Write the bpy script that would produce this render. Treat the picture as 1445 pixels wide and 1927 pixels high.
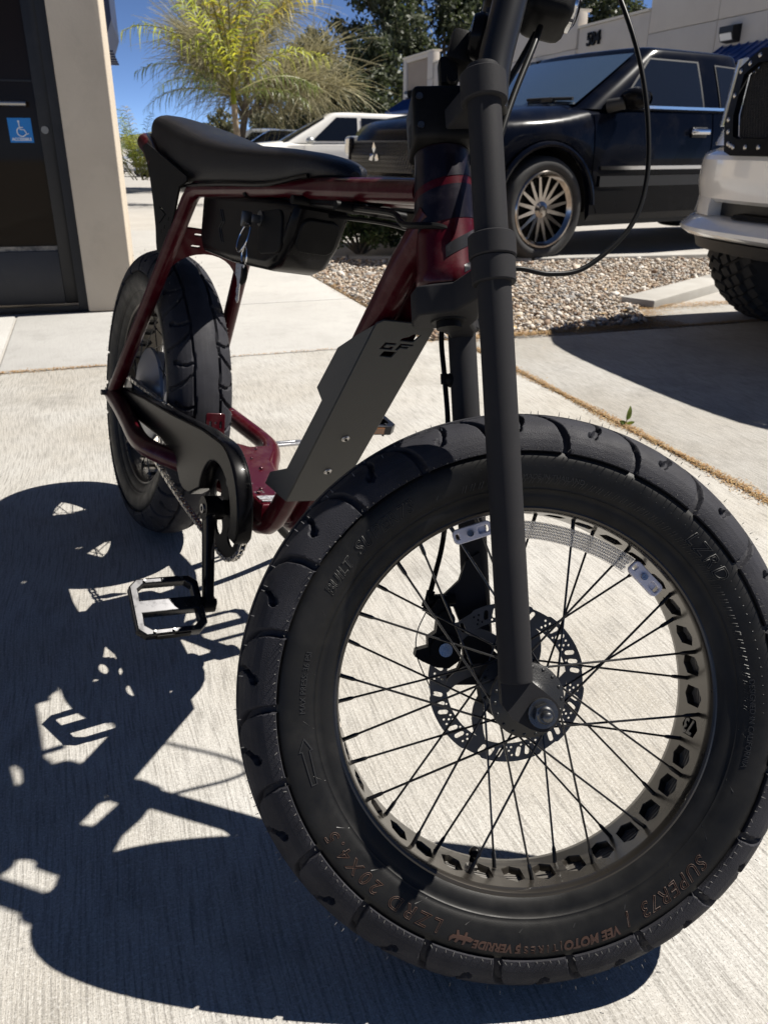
import bpy, bmesh, math, random
import numpy as np
from mathutils import Vector, Matrix, Euler
from mathutils.geometry import tessellate_polygon
random.seed(7); RNG = np.random.default_rng(7)
SC = bpy.context.scene
COL = SC.collection
PI = math.pi
R = math.radians
for o in list(bpy.data.objects):
    bpy.data.objects.remove(o)

# ------------------------------------------------------------------ camera
PITCH, ROLL, CAMH, FPX = 0.4258, 0.0046, 0.8125, 1525.26
cd = bpy.data.cameras.new('camera'); cam = bpy.data.objects.new('camera', cd); COL.objects.link(cam)
cp, sp_ = math.cos(PITCH), math.sin(PITCH)
fwd = Vector((0, cp, -sp_)); rt = Vector((1, 0, 0)); upv = Vector((0, sp_, cp))
cr, sr = math.cos(ROLL), math.sin(ROLL)
rt2 = rt * cr + upv * sr; up2 = upv * cr - rt * sr
cam.matrix_world = Matrix(((rt2.x, up2.x, -fwd.x, 0), (rt2.y, up2.y, -fwd.y, 0), (rt2.z, up2.z, -fwd.z, CAMH), (0, 0, 0, 1)))
cd.sensor_fit = 'VERTICAL'; cd.sensor_height = 36.0; cd.lens = FPX / 1927.0 * 36.0
cd.clip_start = 0.02; cd.clip_end = 3000
cd.dof.use_dof = True; cd.dof.focus_distance = 0.80; cd.dof.aperture_fstop = 17.0
SC.camera = cam

# ------------------------------------------------------------------ sky, sun, exposure
SUN_AZ, SUN_EL = R(17.0), R(54.5)
w = bpy.data.worlds.new('World'); SC.world = w; w.use_nodes = True
nt = w.node_tree; nt.nodes.clear()
sky = nt.nodes.new('ShaderNodeTexSky'); sky.sky_type = 'NISHITA'; sky.sun_disc = False
sky.sun_elevation = SUN_EL; sky.sun_rotation = R(90) - SUN_AZ
sky.air_density = 0.2; sky.dust_density = 0.0; sky.ozone_density = 4.0
bg = nt.nodes.new('ShaderNodeBackground'); bg.inputs['Strength'].default_value = 0.08
wo = nt.nodes.new('ShaderNodeOutputWorld')
nt.links.new(sky.outputs[0], bg.inputs[0]); nt.links.new(bg.outputs[0], wo.inputs[0])
sl = bpy.data.lights.new('sun', 'SUN'); sl.energy = 4.9; sl.angle = R(0.53); sl.color = (1.0, 0.95, 0.87)
sun = bpy.data.objects.new('sun', sl); COL.objects.link(sun)
SUN = Vector((math.cos(SUN_AZ) * math.cos(SUN_EL), math.sin(SUN_AZ) * math.cos(SUN_EL), math.sin(SUN_EL)))
sun.rotation_euler = SUN.to_track_quat('Z', 'Y').to_euler(); sun.location = SUN * 30
vs = SC.view_settings
vs.view_transform = 'Standard'; vs.look = 'None'; vs.exposure = 1.05; vs.gamma = 1.0; vs.use_curve_mapping = False
SC.display_settings.display_device = 'sRGB'

# ------------------------------------------------------------------ helpers
class MB:
    """collects primitives into one mesh"""
    def __init__(s): s.v = []; s.f = []; s.m = []; s.cur = 0; s.T = None
    def add(s, vs_, fs):
        n = len(s.v)
        if s.T is not None: vs_ = [tuple(s.T @ Vector(a)) for a in vs_]
        s.v.extend([tuple(map(float, a)) for a in vs_]); s.f.extend([tuple(i + n for i in f) for f in fs]); s.m.extend([s.cur] * len(fs))
        return s
    def box(s, c, d, rot=None):
        x, y, z = [q / 2 for q in d]
        p = [Vector(q) for q in ((-x, -y, -z), (x, -y, -z), (x, y, -z), (-x, y, -z), (-x, -y, z), (x, -y, z), (x, y, z), (-x, y, z))]
        if rot is not None: p = [rot @ q for q in p]
        c = Vector(c)
        return s.add([q + c for q in p], [(0, 3, 2, 1), (4, 5, 6, 7), (0, 1, 5, 4), (1, 2, 6, 5), (2, 3, 7, 6), (3, 0, 4, 7)])
    def rbox(s, c, d, b=0.004, seg=2, rot=None):
        bm = bmesh.new(); bmesh.ops.create_cube(bm, size=1.0)
        for q in bm.verts: q.co = Vector((q.co.x * d[0], q.co.y * d[1], q.co.z * d[2]))
        bmesh.ops.bevel(bm, geom=bm.edges[:], offset=b, segments=seg, affect='EDGES', profile=0.5)
        c = Vector(c); bm.verts.index_update()
        vv = [((rot @ q.co) if rot is not None else q.co) + c for q in bm.verts]
        ff = [[q.index for q in f.verts] for f in bm.faces]; bm.free()
        return s.add(vv, ff)
    def tube(s, pts, r, n=10, caps=True, closed=False):
        P = [Vector(p) for p in pts]; N = len(P)
        rr = r if hasattr(r, '__len__') else [r] * N
        T = []
        for i in range(N):
            a = P[(i - 1) % N] if (closed or i > 0) else P[i]
            b = P[(i + 1) % N] if (closed or i < N - 1) else P[i]
            d = b - a; T.append(d.normalized() if d.length > 1e-9 else Vector((0, 0, 1)))
        ref = Vector((0, 0, 1)) if abs(T[0].z) < 0.9 else Vector((1, 0, 0))
        u = T[0].cross(ref).normalized(); vs_ = []
        for i in range(N):
            u = (u - T[i] * u.dot(T[i])); u.normalize(); q = T[i].cross(u)
            for k in range(n):
                a = 2 * PI * k / n; vs_.append(P[i] + (u * math.cos(a) + q * math.sin(a)) * rr[i])
        fs = []
        for i in range(N if closed else N - 1):
            j = (i + 1) % N
            for k in range(n):
                k2 = (k + 1) % n; fs.append((i * n + k, i * n + k2, j * n + k2, j * n + k))
        if caps and not closed:
            fs.append(tuple(range(n - 1, -1, -1))); fs.append(tuple((N - 1) * n + k for k in range(n)))
        return s.add(vs_, fs)
    def cyl(s, a, b, r, n=20, r2=None):
        return s.tube([a, b], [r, r if r2 is None else r2], n)
    def lathe(s, prof, n=32, M=None, closed=False, a0=0.0, a1=2 * PI):
        """prof: (radius, height) about local z; M maps to target"""
        full = abs(a1 - a0 - 2 * PI) < 1e-6; K = n if full else n + 1; m = len(prof); vs_ = []
        for i in range(K):
            a = a0 + (a1 - a0) * i / n; c, q = math.cos(a), math.sin(a)
            for (r, z) in prof: vs_.append(Vector((r * c, r * q, z)))
        if M is not None: vs_ = [M @ q for q in vs_]
        fs = []
        for i in range(n):
            j = (i + 1) % K
            for k in range(m if closed else m - 1):
                k2 = (k + 1) % m; fs.append((i * m + k, j * m + k, j * m + k2, i * m + k2))
        return s.add(vs_, fs)
    def sphere(s, c, r, n=12, m=8, sc=(1, 1, 1)):
        vs_ = [Vector((0, 0, 1))]; 
        for i in range(1, m):
            t = PI * i / m
            for k in range(n): a = 2 * PI * k / n; vs_.append(Vector((math.sin(t) * math.cos(a), math.sin(t) * math.sin(a), math.cos(t))))
        vs_.append(Vector((0, 0, -1))); fs = []
        for k in range(n):
            k2 = (k + 1) % n; fs.append((0, 1 + k, 1 + k2)); b = 1 + (m - 2) * n; fs.append((b + k2, b + k, len(vs_) - 1))
            for i in range(m - 2): a = 1 + i * n; fs.append((a + k, a + n + k, a + n + k2, a + k2))
        c = Vector(c); return s.add([Vector((q.x * sc[0], q.y * sc[1], q.z * sc[2])) * r + c for q in vs_], fs)
    def prism(s, poly, z0, z1, M=None):
        n = len(poly); vs_ = [Vector((p[0], p[1], z0)) for p in poly] + [Vector((p[0], p[1], z1)) for p in poly]
        if M is not None: vs_ = [M @ q for q in vs_]
        tri = tessellate_polygon([[Vector((p[0], p[1], 0)) for p in poly]])
        fs = [tuple(t) for t in tri] + [tuple(n + i for i in reversed(t)) for t in tri]
        for i in range(n): j = (i + 1) % n; fs.append((i, j, n + j, n + i))
        s.add(vs_, fs); return s
    def grid(s, P):
        """P[i][j] points -> quads"""
        a, b = len(P), len(P[0]); vs_ = [q for row in P for q in row]
        return s.add(vs_, [(i * b + j, (i + 1) * b + j, (i + 1) * b + j + 1, i * b + j + 1) for i in range(a - 1) for j in range(b - 1)])
    def mesh(s, name, smooth=True, ang=38, fix=True):
        me = bpy.data.meshes.new(name); me.from_pydata(s.v, [], s.f)
        if max(s.m, default=0): me.polygons.foreach_set('material_index', s.m)
        if fix:
            bm = bmesh.new(); bm.from_mesh(me); bmesh.ops.recalc_face_normals(bm, faces=bm.faces[:]); bm.to_mesh(me); bm.free()
        fin(me, smooth, ang); return me
    def build(s, name, mat, parent=None, M=None, smooth=True, ang=38, fix=True):
        return ob(name, s.mesh(name, smooth, ang, fix), mat, parent, M)
def fin(me, smooth=True, ang=38):
    if smooth:
        me.polygons.foreach_set('use_smooth', [True] * len(me.polygons)); me.update()
        if ang: me.set_sharp_from_angle(angle=R(ang))
    me.update()
def ob(name, me, mat=None, parent=None, M=None):
    if mat is not None:
        for q in (mat if isinstance(mat, (list, tuple)) else [mat]): me.materials.append(q)
    o = bpy.data.objects.new(name, me); COL.objects.link(o)
    if parent is not None: o.parent = parent
    if M is not None: o.matrix_local = M
    return o
def empty(name, M=None, parent=None):
    o = bpy.data.objects.new(name, None); o.empty_display_size = 0.1; COL.objects.link(o)
    if parent is not None: o.parent = parent
    if M is not None: o.matrix_local = M
    return o
def tag(o, label, cat, group=None):
    o['label'] = label; o['category'] = cat
    if group: o['group'] = group
    return o
def struct(o, kind='structure'): o['kind'] = kind; return o
def npmesh(name, V, F, smooth=False, mi=None):
    me = bpy.data.meshes.new(name); V = np.asarray(V, np.float32); F = np.asarray(F, np.int32); k = F.shape[1]
    me.vertices.add(len(V)); me.vertices.foreach_set('co', V.ravel())
    me.loops.add(F.size); me.loops.foreach_set('vertex_index', F.ravel())
    me.polygons.add(len(F)); me.polygons.foreach_set('loop_start', np.arange(0, F.size, k, dtype=np.int32))
    if mi is not None: me.polygons.foreach_set('material_index', np.asarray(mi, np.int32))
    me.update(calc_edges=True); me.validate()
    if smooth: me.polygons.foreach_set('use_smooth', np.ones(len(F), bool)); me.update()
    return me
def spl(pts, n=8, closed=False):
    """Catmull-Rom through points"""
    P = [Vector(p) for p in pts]; N = len(P); out = []
    rng = range(N) if closed else range(N - 1)
    for i in rng:
        p1, p2 = P[i], P[(i + 1) % N]
        p0 = P[i - 1] if (closed or i > 0) else p1 * 2 - p2
        p3 = P[(i + 2) % N] if (closed or i < N - 2) else p2 * 2 - p1
        for k in range(n):
            t = k / n; out.append(0.5 * ((2 * p1) + (p2 - p0) * t + (2 * p0 - 5 * p1 + 4 * p2 - p3) * t * t + (3 * p1 - p0 - 3 * p2 + p3) * t ** 3))
    if not closed: out.append(P[-1])
    return out
def frame(o, x, y, z):
    return Matrix(((x[0], y[0], z[0], o[0]), (x[1], y[1], z[1], o[1]), (x[2], y[2], z[2], o[2]), (0, 0, 0, 1)))
def curve_mesh(name, loops, thick, bev=0.0, res=1):
    """flat plate with holes: loops[0] outline, others holes (2D)"""
    cu = bpy.data.curves.new(name, 'CURVE'); cu.dimensions = '2D'; cu.fill_mode = 'BOTH'
    cu.extrude = max(thick / 2 - bev, 1e-5); cu.bevel_depth = bev; cu.bevel_resolution = res; cu.offset = -bev
    for lp in loops:
        s = cu.splines.new('POLY'); s.points.add(len(lp) - 1)
        for q, p in zip(s.points, lp): q.co = (p[0], p[1], 0, 1)
        s.use_cyclic_u = True
    o = bpy.data.objects.new(name, cu); COL.objects.link(o)
    dg = bpy.context.evaluated_depsgraph_get(); dg.update()
    me = bpy.data.meshes.new_from_object(o.evaluated_get(dg)); me.name = name
    bpy.data.objects.remove(o); bpy.data.curves.remove(cu); me.materials.clear(); return me
def text_mesh(name, txt, size, extrude=0.0, outline=0.0, bold=0.0, shear=0.0, align='CENTER', space=1.0):
    cu = bpy.data.curves.new(name, 'FONT'); cu.body = txt; cu.size = size; cu.extrude = extrude; cu.align_x = align
    cu.shear = shear; cu.offset = bold; cu.space_character = space; cu.resolution_u = 4
    if outline: cu.fill_mode = 'NONE'; cu.bevel_depth = outline; cu.bevel_resolution = 0
    o = bpy.data.objects.new(name, cu); COL.objects.link(o)
    dg = bpy.context.evaluated_depsgraph_get(); dg.update()
    me = bpy.data.meshes.new_from_object(o.evaluated_get(dg)); me.name = name
    bpy.data.objects.remove(o); bpy.data.curves.remove(cu); me.materials.clear(); return me
def xform(me, fn):
    co = np.empty(len(me.vertices) * 3, np.float32); me.vertices.foreach_get('co', co)
    co = fn(co.reshape(-1, 3).astype(float)); me.vertices.foreach_set('co', np.asarray(co, np.float32).ravel()); me.update(); return me
def circ2(cx, cy, r, n=12, a0=0.0): return [(cx + r * math.cos(a0 + 2 * PI * i / n), cy + r * math.sin(a0 + 2 * PI * i / n)) for i in range(n)]
def slot2(cx, cy, l, r, ang, n=5):
    out = []
    for sgn in (1, -1):
        for i in range(n + 1):
            a = -PI / 2 + PI * i / n + (0 if sgn > 0 else PI)
            out.append((sgn * l / 2 + r * math.cos(a), r * math.sin(a)))
    c, s_ = math.cos(ang), math.sin(ang); return [(cx + x * c - y * s_, cy + x * s_ + y * c) for x, y in out]
def rrect(w_, h_, r, n=4, cx=0, cy=0):
    out = []
    for (sx, sy, a) in ((1, 1, 0), (-1, 1, PI / 2), (-1, -1, PI), (1, -1, 1.5 * PI)):
        for i in range(n + 1):
            b = a + PI / 2 * i / n; out.append((cx + sx * (w_ / 2 - r) + r * math.cos(b), cy + sy * (h_ / 2 - r) + r * math.sin(b)))
    return out

# ------------------------------------------------------------------ materials
def mat(name, c, rough=0.5, metal=0.0, c2=None, scale=8.0, detail=4.0, lo=0.35, hi=0.65, bump=0.0, bscale=None, coat=0.0, coat_rough=0.05,
        stretch=None, rvar=0.0, spec=0.5, trans=0.0, alpha=1.0, sub=None, dirt=None, dscale=3.0, damt=0.5, emit=None, sheen=0.0, aniso=0.0):
    m = bpy.data.materials.new(name); m.use_nodes = True; n = m.node_tree; L = n.links; b = n.nodes['Principled BSDF']
    b.inputs['Base Color'].default_value = (*c, 1); b.inputs['Roughness'].default_value = rough; b.inputs['Metallic'].default_value = metal
    b.inputs['Coat Weight'].default_value = coat; b.inputs['Coat Roughness'].default_value = coat_rough
    b.inputs['Specular IOR Level'].default_value = spec; b.inputs['Transmission Weight'].default_value = trans; b.inputs['Alpha'].default_value = alpha
    tc = n.nodes.new('ShaderNodeTexCoord'); src = tc.outputs['Object']
    if stretch:
        mp = n.nodes.new('ShaderNodeMapping'); mp.inputs['Scale'].default_value = stretch[:3]
        if len(stretch) > 3: mp.inputs['Rotation'].default_value = (0, 0, stretch[3])
        L.new(src, mp.inputs[0]); src = mp.outputs[0]
    def noise(sc, det=detail, rough_=0.55):
        q = n.nodes.new('ShaderNodeTexNoise'); q.inputs['Scale'].default_value = sc; q.inputs['Detail'].default_value = det; q.inputs['Roughness'].default_value = rough_
        L.new(src, q.inputs['Vector']); return q.outputs[0]
    def ramp(v, a, b_):
        q = n.nodes.new('ShaderNodeMapRange'); q.inputs[1].default_value = a; q.inputs[2].default_value = b_; L.new(v, q.inputs[0]); return q.outputs[0]
    def mix(fac, a, b_):
        q = n.nodes.new('ShaderNodeMix'); q.data_type = 'RGBA'; L.new(fac, q.inputs[0])
        for i, x in ((6, a), (7, b_)):
            if isinstance(x, tuple): q.inputs[i].default_value = (*x, 1)
            else: L.new(x, q.inputs[i])
        return q.outputs[2]
    colr = None
    if c2 is not None: colr = mix(ramp(noise(scale), lo, hi), c, c2)
    if dirt is not None:
        f = ramp(noise(dscale, 6, 0.65), 0.5, 0.75); mm = n.nodes.new('ShaderNodeMath'); mm.operation = 'MULTIPLY'; L.new(f, mm.inputs[0]); mm.inputs[1].default_value = damt
        colr = mix(mm.outputs[0], colr if colr is not None else c, dirt)
    if colr is not None: L.new(colr, b.inputs['Base Color'])
    if rvar:
        q = n.nodes.new('ShaderNodeMapRange'); L.new(noise(scale * 1.7), q.inputs[0]); q.inputs[1].default_value = 0.3; q.inputs[2].default_value = 0.7
        q.inputs[3].default_value = max(rough - rvar, 0.02); q.inputs[4].default_value = min(rough + rvar, 1); L.new(q.outputs[0], b.inputs['Roughness'])
    if bump:
        q = n.nodes.new('ShaderNodeBump'); q.inputs['Strength'].default_value = min(bump, 1.0); q.inputs['Distance'].default_value = 0.002 if bump <= 1 else 0.002 * bump
        L.new(noise(bscale or scale * 4, 3), q.inputs['Height']); L.new(q.outputs[0], b.inputs['Normal'])
    if emit: b.inputs['Emission Color'].default_value = (*emit[:3], 1); b.inputs['Emission Strength'].default_value = emit[3]
    if sub:
        tr = n.nodes.new('ShaderNodeBsdfTranslucent'); tr.inputs[0].default_value = (*sub[:3], 1)
        if colr is not None:
            hs = n.nodes.new('ShaderNodeHueSaturation'); hs.inputs['Value'].default_value = sub[4] if len(sub) > 4 else 1.3; L.new(colr, hs.inputs['Color']); L.new(hs.outputs[0], tr.inputs[0])
        ms = n.nodes.new('ShaderNodeMixShader'); ms.inputs[0].default_value = sub[3]
        L.new(b.outputs[0], ms.inputs[1]); L.new(tr.outputs[0], ms.inputs[2]); L.new(ms.outputs[0], n.nodes['Material Output'].inputs[0])
    return m
def nd(m): return m.node_tree.nodes, m.node_tree.links, m.node_tree.nodes['Principled BSDF']

# concrete: broom-finished, mottled, pitted
def concrete(name, c, c2, dark, streak=0.5, rot=0.0):
    m = mat(name, c, 0.9); n, L, b = nd(m)
    tc = n.new('ShaderNodeTexCoord')
    def tex(sc, det, vec=None, rg=0.6):
        q = n.new('ShaderNodeTexNoise'); q.inputs['Scale'].default_value = sc; q.inputs['Detail'].default_value = det; q.inputs['Roughness'].default_value = rg
        L.new(vec or tc.outputs['Object'], q.inputs['Vector']); return q.outputs[0]
    def mr(v, a, b_, c_=0.0, d=1.0):
        q = n.new('ShaderNodeMapRange'); q.inputs[1].default_value = a; q.inputs[2].default_value = b_; q.inputs[3].default_value = c_; q.inputs[4].default_value = d; L.new(v, q.inputs[0]); return q.outputs[0]
    def mixc(f, a, b_):
        q = n.new('ShaderNodeMix'); q.data_type = 'RGBA'; L.new(f, q.inputs[0])
        for i, x in ((6, a), (7, b_)):
            if isinstance(x, tuple): q.inputs[i].default_value = (*x, 1)
            else: L.new(x, q.inputs[i])
        return q.outputs[2]
    # warp for the broom strokes
    wn = n.new('ShaderNodeTexNoise'); wn.inputs['Scale'].default_value = 1.3; wn.inputs['Detail'].default_value = 1; L.new(tc.outputs['Object'], wn.inputs['Vector'])
    vm = n.new('ShaderNodeVectorMath'); vm.operation = 'MULTIPLY_ADD'; vm.inputs[1].default_value = (0.10, 0.10, 0); L.new(wn.outputs[1], vm.inputs[0]); L.new(tc.outputs['Object'], vm.inputs[2])
    mp = n.new('ShaderNodeMapping'); mp.inputs['Rotation'].default_value = (0, 0, rot); mp.inputs['Scale'].default_value = (1, 0.045, 1); L.new(vm.outputs[0], mp.inputs[0])
    st = tex(260, 3, mp.outputs[0]); st2 = tex(90, 2, mp.outputs[0])
    big = tex(1.7, 6); mid = tex(9, 5); fine = tex(420, 2, None, 0.7)
    col = mixc(mr(big, 0.35, 0.68), c, c2)
    col = mixc(mr(mid, 0.52, 0.78, 0, 0.35), col, dark)
    col = mixc(mr(st, 0.46, 0.70, 0, 0.66 * streak), col, dark)
    col = mixc(mr(tex(230, 2, None, 0.6), 0.50, 0.66, 0, 0.30), col, tuple(min(.72, q * 1.45) for q in c2))
    col = mixc(mr(fine, 0.54, 0.68, 0, 0.62), col, dark)
    col = mixc(mr(tex(170, 3, None, 0.75), 0.60, 0.68, 0, 0.38), col, dark)
    col = mixc(mr(tex(2.3, 9, None, 0.74), 0.55, 0.74, 0, 0.55), col, dark)
    L.new(col, b.inputs['Base Color'])
    ad = n.new('ShaderNodeMath'); ad.operation = 'MULTIPLY_ADD'; ad.inputs[1].default_value = 1.5 * streak; L.new(st, ad.inputs[0])
    a2 = n.new('ShaderNodeMath'); a2.operation = 'MULTIPLY_ADD'; a2.inputs[1].default_value = 0.7 * streak; L.new(st2, a2.inputs[0]); L.new(fine, a2.inputs[2]); L.new(a2.outputs[0], ad.inputs[2])
    bp = n.new('ShaderNodeBump'); bp.inputs['Strength'].default_value = 0.55; bp.inputs['Distance'].default_value = 0.0016; L.new(ad.outputs[0], bp.inputs['Height']); L.new(bp.outputs[0], b.inputs['Normal'])
    return m
M_CONC = concrete('broom_finished_concrete', (0.292, 0.272, 0.238), (0.372, 0.364, 0.346), (0.105, 0.098, 0.086), 1.0, R(-8))
M_WALK = concrete('smooth_walk_concrete', (0.315, 0.308, 0.294), (0.36, 0.353, 0.338), (0.19, 0.184, 0.17), 0.45, R(12))
M_LOT = concrete('parking_lot_concrete', (0.28, 0.265, 0.242), (0.325, 0.31, 0.288), (0.19, 0.178, 0.16), 0.2)
M_CURB = mat('curb_concrete', (0.28, 0.267, 0.245), 0.9, c2=(0.325, 0.315, 0.293), scale=6, bump=0.5, bscale=120)
# ------------------------------------------------------------------ ground, pavement, gravel
PA = R(19.0); E1 = Vector((math.cos(PA), math.sin(PA), 0)); E2 = Vector((-math.sin(PA), math.cos(PA), 0))
def AB(a, b_, z=0.0): return Vector((a * E1.x + b_ * E2.x, a * E1.y + b_ * E2.y, z))
MPA = Matrix.Rotation(PA, 4, 'Z')
M_SOIL = mat('dry_soil', (0.20, 0.15, 0.10), 0.95, c2=(0.28, 0.22, 0.16), scale=30, bump=0.8, bscale=150)
def lot_z(x, y):
    d = max(0.0, y - 8.5); return -0.020 * d if d < 60 else -0.020 * 60
b = MB(); ys = [-40, -15, -5, 0, 2, 4, 6, 7, 8.5, 10, 12, 15, 20, 26, 34, 44, 56, 68.5, 90, 140, 260, 600, 1200]; xs_ = [-900, -300, -120, -60, -30, -15, -6, 0, 6, 15, 30, 60, 120, 300, 900]
b.grid([[(x, y, lot_z(x, y) - 0.012) for x in xs_] for y in ys]); struct(b.build('parking_lot', M_LOT, ang=0))
pave = struct(empty('pavement', MPA))
def slab(a0, a1, b0, b1, m, z=0.0, th=0.06):
    g = 0.006; q = MB(); q.rbox(((a0 + a1) / 2, (b0 + b1) / 2, z - th / 2), (a1 - a0 - 2 * g, b1 - b0 - 2 * g, th), 0.005, 2); return q.build('slab', m, pave)
slab(-1.62, 1.520, 0.10, 3.385, M_CONC); slab(1.520, 4.62, 0.10, 3.330, M_CONC); slab(4.62, 7.72, 0.10, 3.33, M_CONC)
slab(-1.62, 1.520, -3.1, 0.10, M_CONC); slab(1.520, 4.62, -3.1, 0.10, M_CONC); slab(-4.72, -1.62, 0.10, 3.385, M_CONC); slab(-4.72, -1.62, -3.1, 0.10, M_CONC); slab(4.62, 7.72, -3.1, 0.1, M_CONC)
slab(-3.60, -0.42, 3.385, 4.60, M_WALK); slab(-0.42, 1.375, 3.385, 4.585, M_WALK); slab(0.190, 1.375, 4.585, 6.10, M_WALK); slab(0.190, 1.375, 6.10, 7.60, M_WALK); slab(0.19, 1.375, 7.60, 9.1, M_WALK)
slab(2.66, 4.62, 3.330, 3.80, M_CONC, 0.0); slab(4.62, 7.72, 3.33, 4.9, M_CONC)
# curbs round the gravel bed
def curb(pts, wd, z, name='curb'):
    q = MB()
    for (p0, p1) in zip(pts[:-1], pts[1:]):
        a_, c_ = AB(*p0), AB(*p1); e = (c_ - a_); L_ = e.length; ang = math.atan2(e.y, e.x)
        q.rbox((a_ + c_) / 2 + Vector((0, 0, z / 2 - 0.05)), (L_ - 0.008, wd, z + 0.1), 0.012, 2, Matrix.Rotation(ang, 3, 'Z'))
    return struct(q.build(name, M_CURB))
curb([(2.80, 3.86), (3.72, 4.36), (4.9, 4.98)], 0.20, 0.045)
curb([(1.40, 6.40), (1.85, 6.24), (3.15, 5.72), (5.0, 5.52)], 0.14, 0.035)
# gravel: every stone real
bed = [(1.385, 3.46), (1.60, 3.43), (2.56, 3.43), (2.76, 3.80), (3.70, 4.30), (4.80, 4.92), (4.95, 5.46), (3.12, 5.64), (1.82, 6.16), (1.385, 6.32)]
q = MB(); q.prism(bed, -0.03, -0.004, MPA); struct(q.build('gravel_bed', M_SOIL, smooth=False))
def inpoly(x, y, P):
    c = np.zeros(len(x), bool); n = len(P); j = n - 1
    for i in range(n):
        xi, yi = P[i]; xj, yj = P[j]; c ^= ((yi > y) != (yj > y)) & (x < (xj - xi) * (y - yi) / (yj - yi + 1e-12) + xi); j = i
    return c
ico = bmesh.new(); bmesh.ops.create_icosphere(ico, subdivisions=1, radius=1.0); IV = np.array([v.co[:] for v in ico.verts]); IF = np.array([[v.index for v in f.verts] for f in ico.faces]); ico.free()
def pebbles(name, px, py, pz, size, mats_, rg, flat=0.6):
    n = len(px); nv = len(IV); V = np.empty((n, nv, 3)); rot = rg.uniform(0, 2 * PI, n)
    jit = 1 + rg.normal(0, 0.16, (n, nv, 1)); base = IV[None] * jit
    scl = size[:, None, None] * np.stack([rg.uniform(.75, 1.3, n), rg.uniform(.6, 1.0, n), rg.uniform(flat * .7, flat * 1.3, n)], 1)[:, None, :]; base = base * scl
    tl = rg.uniform(-.7, .7, n); c, s_ = np.cos(tl)[:, None], np.sin(tl)[:, None]; x, z = base[..., 0] * c - base[..., 2] * s_, base[..., 0] * s_ + base[..., 2] * c
    c, s_ = np.cos(rot)[:, None], np.sin(rot)[:, None]; V[..., 0] = x * c - base[..., 1] * s_ + px[:, None]; V[..., 1] = x * s_ + base[..., 1] * c + py[:, None]; V[..., 2] = z + pz[:, None]
    F = (IF[None] + (np.arange(n) * nv)[:, None, None]).reshape(-1, 3); mi = np.repeat(rg.integers(0, len(mats_), n), len(IF))
    me = npmesh(name, V.reshape(-1, 3), F, False, mi); return ob(name, me, mats_)
GR = [mat('pale_gravel', (0.38, 0.325, 0.262), 0.8, c2=(0.45, 0.395, 0.33), scale=30), mat('tan_gravel', (0.28, 0.22, 0.162), 0.8, c2=(0.34, 0.275, 0.21), scale=40), mat('grey_gravel', (0.19, 0.182, 0.174), 0.8), mat('white_gravel', (0.50, 0.465, 0.42), 0.7), mat('brown_gravel', (0.20, 0.135, 0.09), 0.8)]
rg = np.random.default_rng(11); N = 42000
ax_ = rg.uniform(1.36, 4.97, N); by_ = rg.uniform(3.38, 6.34, N); k = inpoly(ax_, by_, bed); ax_, by_ = ax_[k], by_[k]
wx = ax_ * E1.x + by_ * E2.x; wy = ax_ * E1.y + by_ * E2.y
siz = rg.uniform(0.0045, 0.0145, len(wx)) * (1 + (rg.uniform(0, 1, len(wx)) > .96) * rg.uniform(.4, 1.6, len(wx)))
g = pebbles('gravel', wx, wy, rg.uniform(-.004, .016, len(wx)) + 0.012 * np.sin(wx * 3) * np.cos(wy * 2.3), siz, GR, rg); struct(g, 'stuff')
# strewn dry plant litter along the joints and the edges of the bed
LM = [mat('tan_litter', (0.27, 0.155, 0.055), 0.9), mat('brown_litter', (0.19, 0.10, 0.036), 0.9), mat('straw_litter', (0.31, 0.215, 0.10), 0.9)]
def litter(name, segs, rg, z0=0.001):
    PX, PY, PZ = [], [], []
    for (a0, b0, a1, b1, wd, n) in segs:
        t = rg.uniform(0, 1, n); dx, dy = a1 - a0, b1 - b0; L_ = math.hypot(dx, dy); of = rg.normal(0, wd, n) * (0.6 + 0.7 * np.abs(np.sin(t * L_ * 5.1 + a0)))
        a_ = a0 + dx * t - dy / L_ * of; b_ = b0 + dy * t + dx / L_ * of; PX.append(a_ * E1.x + b_ * E2.x); PY.append(a_ * E1.y + b_ * E2.y); PZ.append(z0 + rg.exponential(.0022, n) * np.exp(-(of / wd) ** 2 / 2))
    px, py, pz = map(np.concatenate, (PX, PY, PZ)); n = len(px); s_ = rg.uniform(.0016, .0042, n); a = rg.uniform(0, 2 * PI, n); tl = rg.uniform(-.6, .6, n)
    c, q_ = np.cos(a), np.sin(a); V = np.empty((n, 4, 3)); 
    for k, (u, v) in enumerate(((-1, -.4), (1, -.3), (1.1, .35), (-.9, .45))):
        V[:, k, 0] = px + s_ * (u * c - v * q_); V[:, k, 1] = py + s_ * (u * q_ + v * c); V[:, k, 2] = pz + .0014 + s_ * .6 * (u * np.sin(tl) + v * rg.uniform(-.5, .5, n))
    V[:, :, 2] = np.maximum(V[:, :, 2], z0 + .0004)
    me = npmesh(name, V.reshape(-1, 3), np.arange(n * 4).reshape(-1, 4), False, rg.integers(0, 3, n)); return struct(ob(name, me, LM), 'stuff')
rg = np.random.default_rng(5)
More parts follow.
